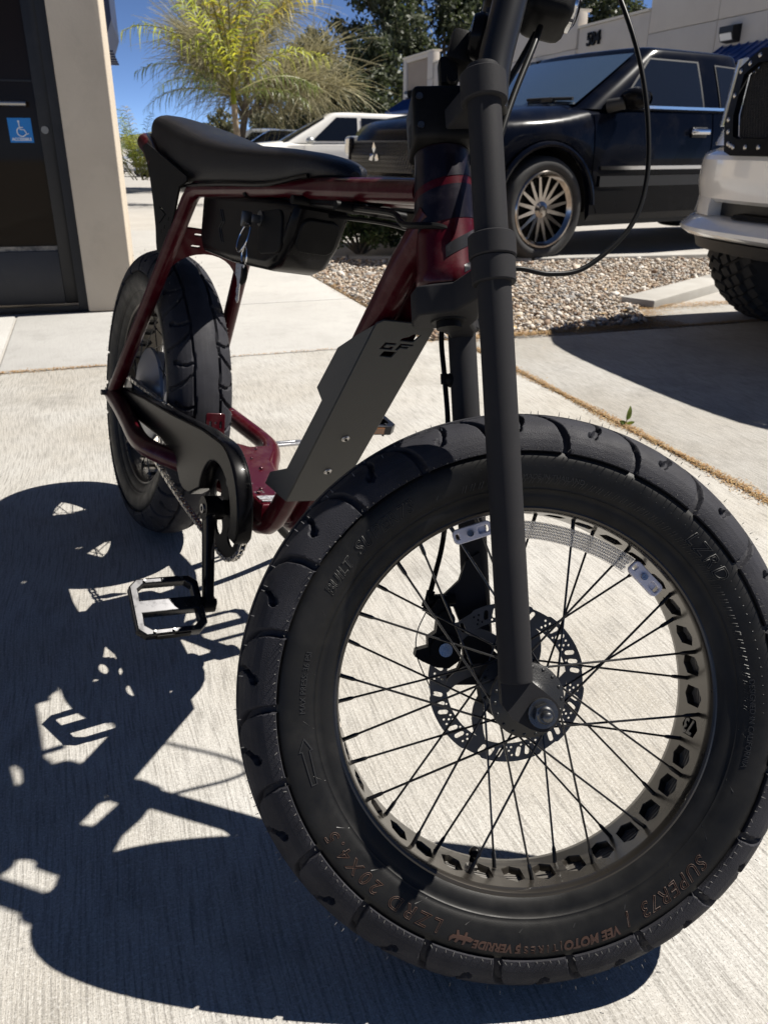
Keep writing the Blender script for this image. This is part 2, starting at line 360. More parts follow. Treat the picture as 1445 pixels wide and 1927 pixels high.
litter('plant_litter', [(1.520, 0.9, 1.520, 3.385, .011, 9000), (-1.6, 3.385, 1.52, 3.385, .008, 1500), (-1.6, 3.385, -0.02, 3.385, .010, 2600), (1.50, 3.41, 2.62, 3.40, .035, 7000), (2.3, 3.42, 2.75, 3.40, .05, 2600), (1.40, 3.5, 1.40, 5.2, .022, 3600), (2.62, 3.335, 3.7, 3.335, .013, 4200), (2.70, 3.82, 3.55, 3.80, .035, 5200), (2.55, 3.45, 2.85, 3.80, .05, 2600), (1.5, 3.62, 2.7, 3.75, .20, 900), (2.1, 3.42, 2.7, 3.43, .05, 2200)], rg)
# a few dry leaves and the weed in the joint
def leaf_blade(q, p, d, up_, L_, wd, fold=0.25):
    d = Vector(d).normalized(); sd_ = d.cross(Vector(up_)).normalized(); u2 = sd_.cross(d)
    rows = []
    for k in range(7):
        t = k / 6; w_ = wd * math.sin(PI * min(1, t * .95 + .04)) ** .8; c_ = Vector(p) + d * L_ * t - u2 * L_ * .25 * t * t
        rows.append([c_ - sd_ * w_ + u2 * w_ * fold, c_, c_ + sd_ * w_ + u2 * w_ * fold])
    q.grid(rows)
M_WEED = mat('fresh_weed_leaf', (0.10, 0.17, 0.025), 0.5, c2=(0.17, 0.20, 0.03), scale=60, sub=(0.2, 0.3, 0.03, 0.4))
wp = AB(1.528, 2.085); weed = tag(empty('weed', Matrix.Translation(wp)), 'small green weed sprouting from the litter filled pavement joint', 'weed')
q = MB(); q.tube([(0, 0, 0), (0.004, 0.0, 0.02), (0.006, 0, 0.045)], [.0016, .0013, .0009], 6); q.build('stem', M_WEED, weed)
q = MB()
for (d, L_, w_) in (((0.25, -.1, 1), .045, .009), ((0.5, 0.3, .8), .034, .008), ((-.6, -.4, .35), .028, .006), ((.7, -.4, .25), .026, .006), ((-.8, .4, .15), .022, .005)):
    leaf_blade(q, (0.003, 0, 0.018 if d[2] > .5 else 0.006), d, (0.3, -1, .2), L_, w_)
q.build('leaf', M_WEED, weed, smooth=True, fix=False)
M_DRY = mat('dry_leaf', (0.34, 0.22, 0.09), 0.8, c2=(0.45, 0.33, 0.16), scale=80)
rr = random.Random(3); q = MB()
for (a_, b_) in ((2.45, 3.62), (2.52, 3.55), (2.30, 3.50), (2.62, 3.66), (1.85, 3.5), (2.0, 3.7), (1.46, 3.95), (2.7, 3.52), (2.2, 4.2), (2.9, 4.3), (-0.95, 1.62), (-0.92, 2.05)):
    p = AB(a_, b_, 0.022 if b_ > 3.4 else 0.002); leaf_blade(q, p, (rr.uniform(-1, 1), rr.uniform(-1, 1), .12), (0, 0, 1), rr.uniform(.02, .05), rr.uniform(.006, .012), rr.uniform(.1, .5))
struct(q.build('dry_leaf', M_DRY, None, fix=False), 'stuff')
# ------------------------------------------------------------------ electric bicycle
def rubber(name, c, scale, dots=False):
    m = mat(name, c, 0.50 if not dots else 0.60, c2=tuple(q * 1.5 for q in c), scale=scale, lo=0.3, hi=0.75, dirt=(0.08, 0.075, 0.068), dscale=14, damt=0.12, spec=0.10 if dots else 0.24, rvar=0.10)
    n, L, b = nd(m); tc = n.new('ShaderNodeTexCoord')
    v = n.new('ShaderNodeTexVoronoi'); v.inputs['Scale'].default_value = 900 if dots else 1500; L.new(tc.outputs['Object'], v.inputs['Vector'])
    bp = n.new('ShaderNodeBump'); bp.inputs['Strength'].default_value = 0.45 if dots else 0.12; bp.inputs['Distance'].default_value = 0.0006
    L.new(v.outputs['Distance'], bp.inputs['Height']); L.new(bp.outputs[0], b.inputs['Normal']); return m
M_TREAD = rubber('tread_rubber', (0.020, 0.020, 0.0235), 30, True)
M_SIDE = rubber('sidewall_rubber', (0.0042, 0.0041, 0.0040), 22)
M_HAIR = mat('mould_hair_rubber', (0.10, 0.097, 0.093), 0.5)
M_RIM = mat('smoked_bronze_rim', (0.052, 0.046, 0.039), 0.30, 0.7, c2=(0.046, 0.041, 0.035), scale=6, rvar=0.06, coat=0.25, coat_rough=0.15)
M_STRIP = mat('ribbed_rim_strip', (0.075, 0.069, 0.061), 0.42)
M_SPOKE = mat('black_steel_spoke', (0.012, 0.012, 0.013), 0.32, 0.6, coat=0.3)
M_FORK = mat('textured_black_powder_coat', (0.026, 0.0256, 0.027), 0.5, 0.0, spec=0.02, bump=0.22, bscale=2200, dirt=(0.08, 0.072, 0.065), dscale=26, damt=0.08)
M_BLK = mat('black_moulded_plastic', (0.0060, 0.0060, 0.0062), 0.48, spec=0.08, bump=0.15, bscale=900, dirt=(0.07, 0.065, 0.06), dscale=20, damt=0.12)
M_GLOSS = mat('gloss_black_plastic', (0.0035, 0.0035, 0.0042), 0.26, spec=0.06, coat=0.035, dirt=(0.07, 0.065, 0.06), dscale=25, damt=0.10)
M_RED = mat('candy_red_paint', (0.046, 0.0016, 0.0058), 0.32, 0.1, c2=(0.034, 0.0012, 0.004), scale=500, spec=0.1, coat=0.20, coat_rough=0.05, dirt=(0.16, 0.10, 0.09), dscale=38, damt=0.22)
M_STRIPE = mat('grey_frame_stripe', (0.016, 0.016, 0.018), 0.35, spec=0.1, coat=0.15, dirt=(0.14, 0.12, 0.12), dscale=40, damt=0.3)
M_STEEL = mat('bare_steel', (0.42, 0.41, 0.40), 0.28, 1.0, rvar=0.08, scale=40)
M_DARKST = mat('dark_steel_nut', (0.10, 0.10, 0.10), 0.34, 0.9, rvar=0.1, scale=60)
M_DISC = mat('brushed_rotor_steel', (0.105, 0.096, 0.086), 0.42, 0.35, c2=(0.085, 0.078, 0.070), scale=60, rvar=0.08)
M_SEAT = mat('black_vinyl', (0.0055, 0.0055, 0.0068), 0.36, spec=0.22, c2=(0.0075, 0.0075, 0.009), scale=4, bump=0.5, bscale=520, dirt=(0.05, 0.05, 0.05), dscale=8, damt=0.2)
M_SKID = mat('grey_powder_coated_plate', (0.060, 0.0595, 0.056), 0.46, 0.0, spec=0.2, c2=(0.055, 0.0545, 0.051), scale=5, bump=0.25, bscale=900)
M_REFL = mat('clear_prismatic_reflector', (0.96, 0.95, 0.93), 0.22, 0.0, trans=0.92)
M_CLIP = mat('pale_lilac_clip_plastic', (0.60, 0.585, 0.64), 0.4)
M_CHROME = mat('chrome', (0.52, 0.52, 0.53), 0.08, 1.0)
M_ALU = mat('cast_aluminium', (0.36, 0.36, 0.37), 0.4, 0.9)
M_AMBER = mat('amber_reflector', (0.22, 0.075, 0.012), 0.2, coat=1.0)
M_LETO = mat('brown_printed_letter', (0.032, 0.0125, 0.0055), 0.6)
M_LETB = mat('embossed_rubber_letter', (0.012, 0.0118, 0.0115), 0.5)
M_REDLENS = mat('red_lens', (0.22, 0.01, 0.03), 0.12, coat=1.0)
M_WHITE = mat('white_print', (0.75, 0.75, 0.73), 0.6)
M_LENS = mat('dark_glossy_lens', (0.01, 0.01, 0.012), 0.05, coat=1.0)
M_CABLE = mat('black_cable_housing', (0.006, 0.006, 0.006), 0.4, spec=0.1)

BO = Vector((-0.5427, 1.7310, 0.0))
bike = empty('electric_bicycle', frame(BO, (0.4942, -0.8694, 0.0), (0.8558, 0.4865, -0.1759), (0.1529, 0.0869, 0.9844)))
tag(bike, 'dark red fat tyre electric bicycle with black fork parked on the concrete', 'bicycle')
FC = Vector((1.22357, 0.04576, 0.28863))
FW = Vector((0.41600, 0.89118, 0.18094)); FL = Vector((-0.81722, 0.45365, -0.35546)); FS = Vector((-0.39886, 0.0, 0.91701))
FM = frame(FC, FW, FL, FS)                     # steered front assembly: x forward, y to the left leg, z along the fork
RT, HW = 0.2998, 0.0600
R2T, HW2 = 0.3101, 0.0625
RC = Vector((0, 0, R2T - 0.004))

SIDE = [(0.0430, 0.1990), (0.0465, 0.2030), (0.0485, 0.2110), (0.0493, 0.2160), (0.0512, 0.2172), (0.0514, 0.2192), (0.0528, 0.2205), (0.0548, 0.2255), (0.0566, 0.2310), (0.0580, 0.2370), (0.0589, 0.2420), (0.0591, 0.2465), (0.0584, 0.2510), (0.0568, 0.2535), (0.0556, 0.2550)]
TREADP = [(0.0601, 0.2556), (0.0598, 0.2600), (0.0583, 0.2670), (0.0553, 0.2745), (0.0505, 0.2812), (0.0440, 0.2869), (0.0360, 0.2917), (0.0270, 0.2955), (0.0180, 0.2980), (0.0090, 0.2994), (0.0, 0.2998)]
def resamp(P, n):
    P = np.array(P); d = np.r_[0, np.cumsum(np.linalg.norm(np.diff(P, axis=0), axis=1))]; t = np.linspace(0, d[-1], n)
    return np.stack([np.interp(t, d, P[:, 0]), np.interp(t, d, P[:, 1])], 1), t, d[-1]
def seg_d(U, V, a, b):
    ax, ay = a; bx, by = b; dx, dy = bx - ax, by - ay
    t = np.clip(((U - ax) * dx + (V - ay) * dy) / (dx * dx + dy * dy), 0, 1); return np.hypot(U - ax - t * dx, V - ay - t * dy), t
def groove(U, V, per):
    """tread pattern: depth 0..1 at arc position U (periodic) and cross position V>0 outward"""
    out = np.zeros_like(U)
    def stroke(pts, wa, wb):
        nonlocal out
        n = len(pts) - 1
        for sh in (-per, 0, per):
            for i in range(n):
                d, t = seg_d(U, V, (pts[i][0] + sh, pts[i][1]), (pts[i + 1][0] + sh, pts[i + 1][1]))
                wd = wa + (wb - wa) * (i + t) / n
                out = np.maximum(out, np.clip((wd + 0.0006 - d) / 0.0012, 0, 1))
    stroke([(0.000, 0.092), (0.002, 0.074), (0.008, 0.056), (0.017, 0.042), (0.029, 0.031), (0.036, 0.027)], 0.0046, 0.0018)
    stroke([(0.052, 0.027), (0.047, 0.040), (0.049, 0.053), (0.054, 0.062)], 0.0024, 0.0030)
    stroke([(0.0555, 0.0640), (0.0562, 0.0652)], 0.0052, 0.0052)
    stroke([(0.036, 0.027), (0.050, 0.0255), (0.066, 0.0262), (0.090, 0.0275), (0.1216, 0.027)], 0.0026, 0.0020)
    return out
def make_tyre(name, Ro, hw, nper, nu, nt, parent, per_gap=0.0):
    k = (Ro - 0.199) / (RT - 0.199); ky = hw / HW
    sc = lambda P: [((y * ky if r > 0.205 else y), 0.199 + (r - 0.199) * k) for (y, r) in P]
    tp, tt, tl = resamp(sc(TREADP), nt)
    sd = np.array(sc(SIDE))
    # cross-section, right bead -> crown -> left bead
    prof = np.concatenate([np.c_[-sd[:, 0], sd[:, 1]], np.c_[-tp[:, 0], tp[:, 1]], np.c_[tp[::-1][1:, 0], tp[::-1][1:, 1]], np.c_[sd[::-1, 0], sd[::-1, 1]]])
    ns = len(sd); vv = np.full(len(prof), np.nan); vv[ns:ns + nt] = -(tl - tt); vv[ns + nt:ns + 2 * nt - 1] = (tl - tt)[::-1][1:]
    nrm = np.gradient(prof, axis=0); nrm = np.stack([-nrm[:, 1], nrm[:, 0]], 1); nrm /= np.linalg.norm(nrm, axis=1)[:, None] + 1e-9
    th = np.arange(nu) * 2 * PI / nu; per = 2 * PI * Ro / nper
    U = (th * Ro)[:, None] % per; V = np.abs(vv)[None, :] + 0 * U; right = (vv < 0)[None, :]
    Uv = np.where(right, U, (U + per * 0.5) % per) + 0 * V
    tread = ~np.isnan(vv); dep = np.zeros((nu, len(prof)))
    kk = 0.0856 / per
    dep[:, tread] = groove((Uv * kk)[:, tread], V[:, tread] * (0.0925 / tl), 0.0856)
    dep *= 0.0060
    y = prof[None, :, 0] - nrm[None, :, 0] * 0 ; r = prof[None, :, 1] + 0 * dep
    # inward normal (towards the tube)
    cy, crr = 0.0, Ro - hw * 1.3; ny = prof[:, 0] - cy; nr = prof[:, 1] - crr; nl = np.hypot(ny, nr); ny, nr = ny / nl, nr / nl
    y = prof[None, :, 0] - ny[None, :] * dep; r = prof[None, :, 1] - nr[None, :] * dep
    P = np.stack([r * np.cos(th)[:, None], y, r * np.sin(th)[:, None]], -1).reshape(-1, 3); m = len(prof)
    i = np.arange(nu)[:, None]; j = np.arange(m - 1)[None, :]; a = i * m + j; b = ((i + 1) % nu) * m + j
    F = np.stack([a, b, b + 1, a + 1], -1).reshape(-1, 4)
    tr = (~np.isnan(vv[:-1]) | ~np.isnan(vv[1:])); mi = np.broadcast_to(np.where(tr, 0, 1), (nu, m - 1)).reshape(-1)
    me = npmesh(name, P, F, True, mi); me.set_sharp_from_angle(angle=R(50))
    return ob(name, me, [M_TREAD, M_SIDE], parent), sd
def hairs(parent, sd, Ro, hw, n, seed, length=0.0042):
    rg = np.random.default_rng(seed); b = MB()
    for sgn in (-1, 1):
        for i in range(n):
            a = 2 * PI * (i + rg.uniform(-.2, .2)) / n; r = Ro - 0.0440 + rg.uniform(-.0005, .002)
            p = Vector((r * math.cos(a), sgn * hw * 1.0, r * math.sin(a))); out = Vector((math.cos(a) * rg.uniform(-.1, .9), sgn, math.sin(a) * rg.uniform(-.1, .9))).normalized()
            tng = Vector((-math.sin(a), 0, math.cos(a)))
            out = (out + tng * rg.uniform(-.4, .4)).normalized(); b.tube([p, p + out * length * rg.uniform(.5, 1.1)], [0.00055, 0.00025], 3)
    for i in range(n):
        a = 2 * PI * (i + rg.uniform(-.3, .3)) / n * 1.0; sgn = rg.choice((-1, 1)); y = sgn * rg.uniform(.25, .45) * hw * 2
        r = Ro - (y / hw) ** 2 * 0.014; d = Vector((math.cos(a), y * 4, math.sin(a))).normalized()
        p = Vector((r * math.cos(a), y, r * math.sin(a))); b.tube([p, p + d * length * rg.uniform(.6, 1.1)], [0.00055, 0.00025], 3)
    return struct(b.build('mould_hair', M_HAIR, parent, smooth=False, fix=False), 'stuff')

def make_rim(parent):
    """wide rim with a hexagonal cut-out between every two spokes; the cell at '73' is closed"""
    b = MB(); M = Matrix(((1, 0, 0, 0), (0, 0, 1, 0), (0, 1, 0, 0), (0, 0, 0, 1)))
    fl = [(0.1935, 0.0335), (0.1940, 0.0400), (0.1955, 0.0425), (0.1975, 0.0435), (0.2005, 0.0432), (0.2030, 0.0445), (0.2040, 0.0430), (0.2020, 0.0390)]
    for sg in (1, -1): b.lathe([(r, sg * y) for r, y in fl], 144, M)
    rf = 0.1935; W2 = 0.0335
    def pt(a, y, r): return Vector((r * math.cos(a), y, r * math.sin(a)))
    hexp = [(0, 0.0195), (0.0105, 0.0125), (0.0105, -0.0125), (0, -0.0195), (-0.0105, -0.0125), (-0.0105, 0.0125)]
    hx = []
    for i in range(6):
        p, q = hexp[i], hexp[(i + 1) % 6]
        for k in range(4):
            t = k / 4.0; hx.append((p[0] + (q[0] - p[0]) * t, p[1] + (q[1] - p[1]) * t))
    da = 2 * PI / 36
    def outer(x, y):
        k = min(da * rf / 2 / max(abs(x), 1e-9), W2 / max(abs(y), 1e-9)); return (x * k, y * k)
    for c in range(36):
        ac = (c + 0.5) * da; closed = c in (34, 7)
        ho = [outer(*p) for p in hx]; n = len(hx); V = []; F = []
        # exact rectangle corners
        for i in range(n):
            j = min(range(4), key=lambda q: (ho[i][0] - (1, 1, -1, -1)[q] * da * rf / 2) ** 2 + (ho[i][1] - (1, -1, -1, 1)[q] * W2) ** 2)
        for (pts, rr) in ((ho, rf), (hx, rf), ([(x * .93, y * .95) for x, y in hx], rf + 0.0022), ([(x * .9, y * .93) for x, y in hx], rf + 0.0075)):
            for (x, y) in pts: V.append(pt(ac + x / rf, y, rr if not closed else rf))
        for ring in range(3):
            for i in range(n): j = (i + 1) % n; F.append((ring * n + i, ring * n + j, ring * n + n + j, ring * n + n + i))
        b.cur = 0; b.add(V, F)
        # corner fillers
        for (sx, sy) in ((1, 1), (1, -1), (-1, -1), (-1, 1)):
            cnr = (sx * da * rf / 2, sy * W2)
            e = sorted(range(n), key=lambda q: (ho[q][0] - cnr[0]) ** 2 + (ho[q][1] - cnr[1]) ** 2)
            on_x = [q for q in e if abs(abs(ho[q][0]) - da * rf / 2) < 1e-6 and ho[q][0] * sx > 0 and ho[q][1] * sy > 0]
            on_y = [q for q in e if abs(abs(ho[q][1]) - W2) < 1e-6 and ho[q][1] * sy > 0]
            on_y = [q for q in on_y if ho[q][0] * sx >= -1e-9]
            if on_x and on_y:
                p, q = ho[on_x[0]], ho[min(on_y, key=lambda z: abs(ho[z][0] - cnr[0]))]
                b.add([pt(ac + p[0] / rf, p[1], rf), pt(ac + cnr[0] / rf, cnr[1], rf), pt(ac + q[0] / rf, q[1], rf)], [(0, 1, 2)])
        b.cur = 1
        ins = [(x * .9, y * .93) for x, y in hx]; N = 7
        # ribbed strip seen through the hole
        rows = []
        for k in range(N * 2 + 1):
            y = -0.0175 + 0.035 * k / (N * 2); hw_ = 0.0098 if abs(y) < 0.0115 else 0.0098 * (0.0185 - abs(y)) / 0.007
            rr = (rf if closed else rf + 0.0068 + (0.0014 if k % 2 else 0))
            if closed: continue
            rows.append([pt(ac - hw_ / rf, y, rr), pt(ac + hw_ / rf, y, rr)])
        if rows:
            b.grid(rows); b.add([pt(ac + x / rf, y, rf + 0.0074) for x, y in ins], [tuple(range(len(ins)))])
    return b.build('rim', [M_RIM, M_STRIP], parent, ang=30)

def spoke_mesh(side, lead, flange_r, flange_y, rim_r, rim_y):
    off = R(62) * (1 if lead else -1)
    a = Vector((flange_r * math.cos(off), side * (flange_y + (0.003 if lead else -0.001)), flange_r * math.sin(off))); e = Vector((rim_r, side * rim_y, 0))
    d = (e - a).normalized(); b = MB()
    b.tube([a - Vector((0, side * 0.006, 0)), a, a + d * 0.004], [0.0014] * 3, 6); b.tube([a, e - d * 0.012], 0.00125, 7)
    b.tube([e - d * 0.017, e - d * 0.014, e - d * 0.002, e + d * 0.004], [0.0015, 0.0022, 0.0022, 0.0030], 8)
    return b.mesh('spoke')
def make_spokes(parent, flange_r, fy, rim_y, rim_r=0.1935):
    for s_ in (1, -1):
        for ld in (True, False):
            me = spoke_mesh(s_, ld, flange_r, fy, rim_r, rim_y); me.materials.append(M_SPOKE)
            for k in range(9):
                a = 2 * PI * (k * 4 + (0 if s_ > 0 else 1) + (0 if ld else 2)) / 36
                ob('spoke', me, None, parent, Matrix.Rotation(-a, 4, 'Y'))

def sidew(sd, r): return float(np.interp(r, sd[:, 1], sd[:, 0]))
def side_text(parent, sd, txt, size, ac, r0, m, outline=0.0, ext=0.0004, shear=0.0, bold=0.0, name='lettering', space=1.0):
    me = text_mesh(name, txt, size, ext if not outline else 0.0, outline, bold, shear, 'CENTER', space)
    def f(c):
        r = r0 + c[:, 1]; a = R(ac) - c[:, 0] / (r0 + size * 0.35); y = -(np.interp(r, sd[:, 1], sd[:, 0]) + 0.0003 + c[:, 2] * 0.8)
        return np.stack([r * np.cos(a), y, r * np.sin(a)], 1)
    xform(me, f); return ob(name, me, m, parent)
def side_poly(parent, sd, loops, ac, r0, m, name, ext=0.0006):
    me = curve_mesh(name, loops, ext)
    def f(c):
        r = r0 + c[:, 1]; a = R(ac) - c[:, 0] / r0; y = -(np.interp(r, sd[:, 1], sd[:, 0]) + 0.0004 + c[:, 2])
        return np.stack([r * np.cos(a), y, r * np.sin(a)], 1)
    xform(me, f); return ob(name, me, m, parent)

# ---------------- front wheel
fwheel = empty('front_wheel', FM, bike)
ty, SD = make_tyre('tyre', RT, HW, 22, 1584, 56, fwheel)
ty.matrix_local = Matrix.Rotation(R(101.0), 4, 'Y')
hairs(fwheel, SD, RT, HW, 210, 3)
make_rim(fwheel)
make_spokes(fwheel, 0.0330, 0.0330, 0.0150)
MY = Matrix(((1, 0, 0, 0), (0, 0, 1, 0), (0, 1, 0, 0), (0, 0, 0, 1)))
b = MB()
b.lathe([(0.0, -0.062), (0.012, -0.062), (0.016, -0.050), (0.022, -0.046), (0.0345, -0.0425), (0.0385, -0.0405), (0.0390, -0.0355), (0.036, -0.031), (0.022, -0.027), (0.019, -0.02), (0.019, 0.02), (0.022, 0.027), (0.036, 0.031), (0.039, 0.036), (0.036, 0.041), (0.022, 0.046), (0.02, 0.062), (0.0, 0.062)], 40, MY)
for k in range(18):
    a = 2 * PI * k / 18
    b.sphere((0.0345 * math.cos(a), -0.0422, 0.0345 * math.sin(a)), 0.0021, 8, 5, (1, .6, 1))
b.build('hub', mat('black_hub_shell', (0.013, 0.013, 0.013), 0.4, 0.2, bump=0.2, bscale=700), fwheel)
# disc rotor
loops = []
out = []
for k in range(180):
    a = 2 * PI * k / 180; q = (k % 30) / 30.0
    out.append(((0.0895 + 0.0012 * (1 if 0.12 < q < 0.9 else -0.6)) * math.cos(a), (0.0895 + 0.0012 * (1 if 0.12 < q < 0.9 else -0.6)) * math.sin(a)))
loops.append(out)
def arc_hole(a0, a1, r0, r1, n=10):
    return [(r1 * math.cos(a0 + (a1 - a0) * i / n), r1 * math.sin(a0 + (a1 - a0) * i / n)) for i in range(n + 1)] + [(r0 * math.cos(a1 - (a1 - a0) * i / n), r0 * math.sin(a1 - (a1 - a0) * i / n)) for i in range(n + 1)]
for k in range(6):
    a = 2 * PI * k / 6
    for j in range(7):
        t = a + R(6 + j * 7.6)
        if j in (0, 1, 2, 4, 5): loops.append(slot2(0.0805 * math.cos(t), 0.0805 * math.sin(t), 0.0065, 0.0026, t + R(-22)))
        if j in (3, 6):
            for (dr, dt) in ((0.0835, -2), (0.0835, 2.2), (0.0785, 0), (0.0745, -2.4), (0.0745, 2)):
                tt = t + R(dt); loops.append(circ2(dr * math.cos(tt), dr * math.sin(tt), 0.0014, 8))
    for j in (1, 4): 
        t = a + R(8 + j * 8); loops.append(circ2(0.0735 * math.cos(t), 0.0735 * math.sin(t), 0.0013, 8))
    # window between two curved arms
    sh = lambda r: R(-38) * (0.0715 - r) / 0.045
    w0, w1 = a + R(6), a + R(58)
    win = [(0.0700 * math.cos(w0 + (w1 - w0) * i / 12), 0.0700 * math.sin(w0 + (w1 - w0) * i / 12)) for i in range(13)]
    rs = np.linspace(0.0690, 0.0330, 8)
    win += [(r * math.cos(w1 + sh(r) - R(2 + 160 * (0.07 - r))), r * math.sin(w1 + sh(r) - R(2 + 160 * (0.07 - r)))) for r in rs]
    win += [(r * math.cos(w0 + sh(r) + R(2 + 160 * (0.07 - r))), r * math.sin(w0 + sh(r) + R(2 + 160 * (0.07 - r)))) for r in rs[::-1]]
    loops.append(win)
me = curve_mesh('brake_disc', loops, 0.0019)
ob('brake_disc', me, M_DISC, fwheel, frame((0, 0.058, 0), (1, 0, 0), (0, 0, 1), (0, -1, 0)))
# valve with a ball cap
b = MB(); a = R(-108.6); d = Vector((math.cos(a), 0, math.sin(a)))
b.cyl(d * 0.194, d * 0.184, 0.0035, 12); b.cyl(d * 0.1935, d * 0.190, 0.007, 6); b.build('valve_stem', M_STEEL, fwheel)
b = MB(); b.cyl(d * 0.186, d * 0.180, 0.0042, 12); b.sphere(d * 0.1765, 0.0066, 14, 10); b.build('valve_cap', M_GLOSS, fwheel)
# number on the rim
me = text_mesh('rim_number', '73', 0.023, 0.0006, 0, 0.0006, 0.25)
def rimf(c):
    a = R(-15.0) - (c[:, 1] - 0.008) / 0.1935; y = 0.000 + c[:, 0]; r = 0.1935 - c[:, 2] - 0.0004
    return np.stack([r * np.cos(a), y, r * np.sin(a)], 1)
xform(me, rimf); ob('rim_number', me, M_STRIP, fwheel)
# sidewall print and embossing
side_text(fwheel, SD, 'SUPER73', 0.0195, -54.8, 0.2315, M_LETO, outline=0.00035, shear=0.25, space=1.16)
side_text(fwheel, SD, '/', 0.0195, -68.9, 0.2315, M_LETO, outline=0.00035)
side_text(fwheel, SD, 'VEE MOTO', 0.0120, -78.5, 0.2395, M_LETO, bold=0.0005, shear=0.2)
side_text(fwheel, SD, '| T I R E S |', 0.0098, -91.2, 0.2408, M_LETO, outline=0.00025)
side_text(fwheel, SD, '5 VERRIDE', 0.0105, -101.6, 0.2400, M_LETO, bold=0.0004, shear=0.2)
side_text(fwheel, SD, 'LZRD 20X4.5', 0.0190, -133.5, 0.2310, M_LETO, outline=0.00035, shear=0.15, space=1.42)
LZS = 0.72
liz = [[(-0.016, 0.002), (-0.012, 0.006), (-0.006, 0.005), (-0.004, 0.011), (-0.001, 0.012), (-0.002, 0.006), (0.004, 0.006), (0.007, 0.011), (0.010, 0.010), (0.008, 0.005), (0.013, 0.007), (0.017, 0.012), (0.018, 0.006), (0.014, 0.002), (0.009, 0.001), (0.010, -0.005), (0.007, -0.005), (0.005, 0.0), (-0.002, 0.0), (-0.003, -0.005), (-0.006, -0.005), (-0.006, 0.0), (-0.011, 0.0)]]
side_poly(fwheel, SD, [[(x * LZS, y * LZS) for x, y in liz[0]]], -110.2, 0.2385, M_LETO, 'lizard_print')
side_text(fwheel, SD, 'MAX PRESS: 36 PSI', 0.0078, 171.0, 0.2265, M_LETB, ext=0.0005)
side_text(fwheel, SD, 'MADE IN THAILAND', 0.0070, 81.0, 0.2270, M_LETB, ext=0.0005)
side_text(fwheel, SD, 'DESIGNED IN CALIFORNIA', 0.0076, -9.0, 0.2275, M_LETB, ext=0.0005)
side_text(fwheel, SD, 'SUPER73', 0.0180, 127.0, 0.2275, M_LETB, outline=0.0005, shear=0.25, space=1.1)
side_text(fwheel, SD, 'BUILT', 0.0150, 143.5, 0.2275, M_LETB, outline=0.0005, shear=0.25)
side_text(fwheel, SD, 'LZRD', 0.0200, 36.0, 0.2290, M_LETB, outline=0.0006, shear=0.2, space=1.3)
arrow = [[(-0.022, -0.003), (0.012, -0.004), (0.012, -0.007), (0.026, 0.0), (0.012, 0.007), (0.012, 0.004), (-0.022, 0.003)]]
me = curve_mesh('arrow_emboss', [arrow[0], [(-0.021, -0.0022), (0.0126, -0.0032), (0.0130, -0.0055), (0.0238, 0.0), (0.0130, 0.0055), (0.0126, 0.0032), (-0.021, 0.0022)]], 0.0007)
def arf(c):
    r = 0.2300 + c[:, 1]; a = R(-169) - c[:, 0] / 0.23; y = -(np.interp(r, SD[:, 1], SD[:, 0]) + 0.0004 + c[:, 2]); return np.stack([r * np.cos(a), y, r * np.sin(a)], 1)
xform(me, arf); ob('arrow_emboss', me, M_LETB, fwheel)
b = MB()                                        # fine radial moulding ribs of the sidewall
for k in range(150):
    a = R(-6 + 112 * k / 150.0) ; rr0, rr1 = (0.2225, 0.2290) if k % 3 else (0.2400, 0.2530)
    y0, y1 = sidew(SD, rr0), sidew(SD, rr1); a1 = a - R(0.9)
    b.tube([(rr0 * math.cos(a), -y0, rr0 * math.sin(a)), (rr1 * math.cos(a1), -y1, rr1 * math.sin(a1))], 0.0004, 4)
for k in range(26):
    a = 2 * PI * k / 26 + 0.05; rr0, rr1 = 0.2195, 0.2290
    b.tube([(rr0 * math.cos(a), -sidew(SD, rr0), rr0 * math.sin(a)), (rr1 * math.cos(a - .04), -sidew(SD, rr1), rr1 * math.sin(a - .04))], 0.0005, 4)
struct(b.build('moulding_rib', M_LETB, fwheel, smooth=False, fix=False), 'stuff')
# spoke reflector and its two clips
P0, P1 = [], []
b = MB(); n = 26
rowsA = []
for i in range(n + 1):
    a = R(98 - (98 - 47) * i / n); rr = 0.178 - 0.004 * math.sin(PI * i / n); hw_ = 0.0095
    c_, s__ = math.cos(a), math.sin(a)
    rowsA.append([((rr - hw_) * c_, -0.020, (rr - hw_) * s__), ((rr - hw_) * c_, -0.0245, (rr - hw_) * s__), ((rr + hw_) * c_, -0.0245, (rr + hw_) * s__), ((rr + hw_) * c_, -0.020, (rr + hw_) * s__), ((rr - hw_) * c_, -0.020, (rr - hw_) * s__)])
b.grid(rowsA)
refl = b.build('reflector', M_REFL, fwheel)
b = MB()                                        # prism cells on its face
for i in range(52):
    for j in range(6):
        a = R(97 - 49 * (i + 0.5 * (j % 2)) / 52); rr = 0.178 - 0.004 * math.sin(PI * i / 52) - 0.0075 + 0.003 * j
        b.sphere((rr * math.cos(a), -0.0245, rr * math.sin(a)), 0.0016, 6, 4, (1, .7, 1))
struct(b.build('prism_cell', mat('prism_plastic', (0.92, 0.90, 0.86), 0.08, 0.0, trans=0.75, coat=1.0), fwheel, smooth=False), 'stuff')
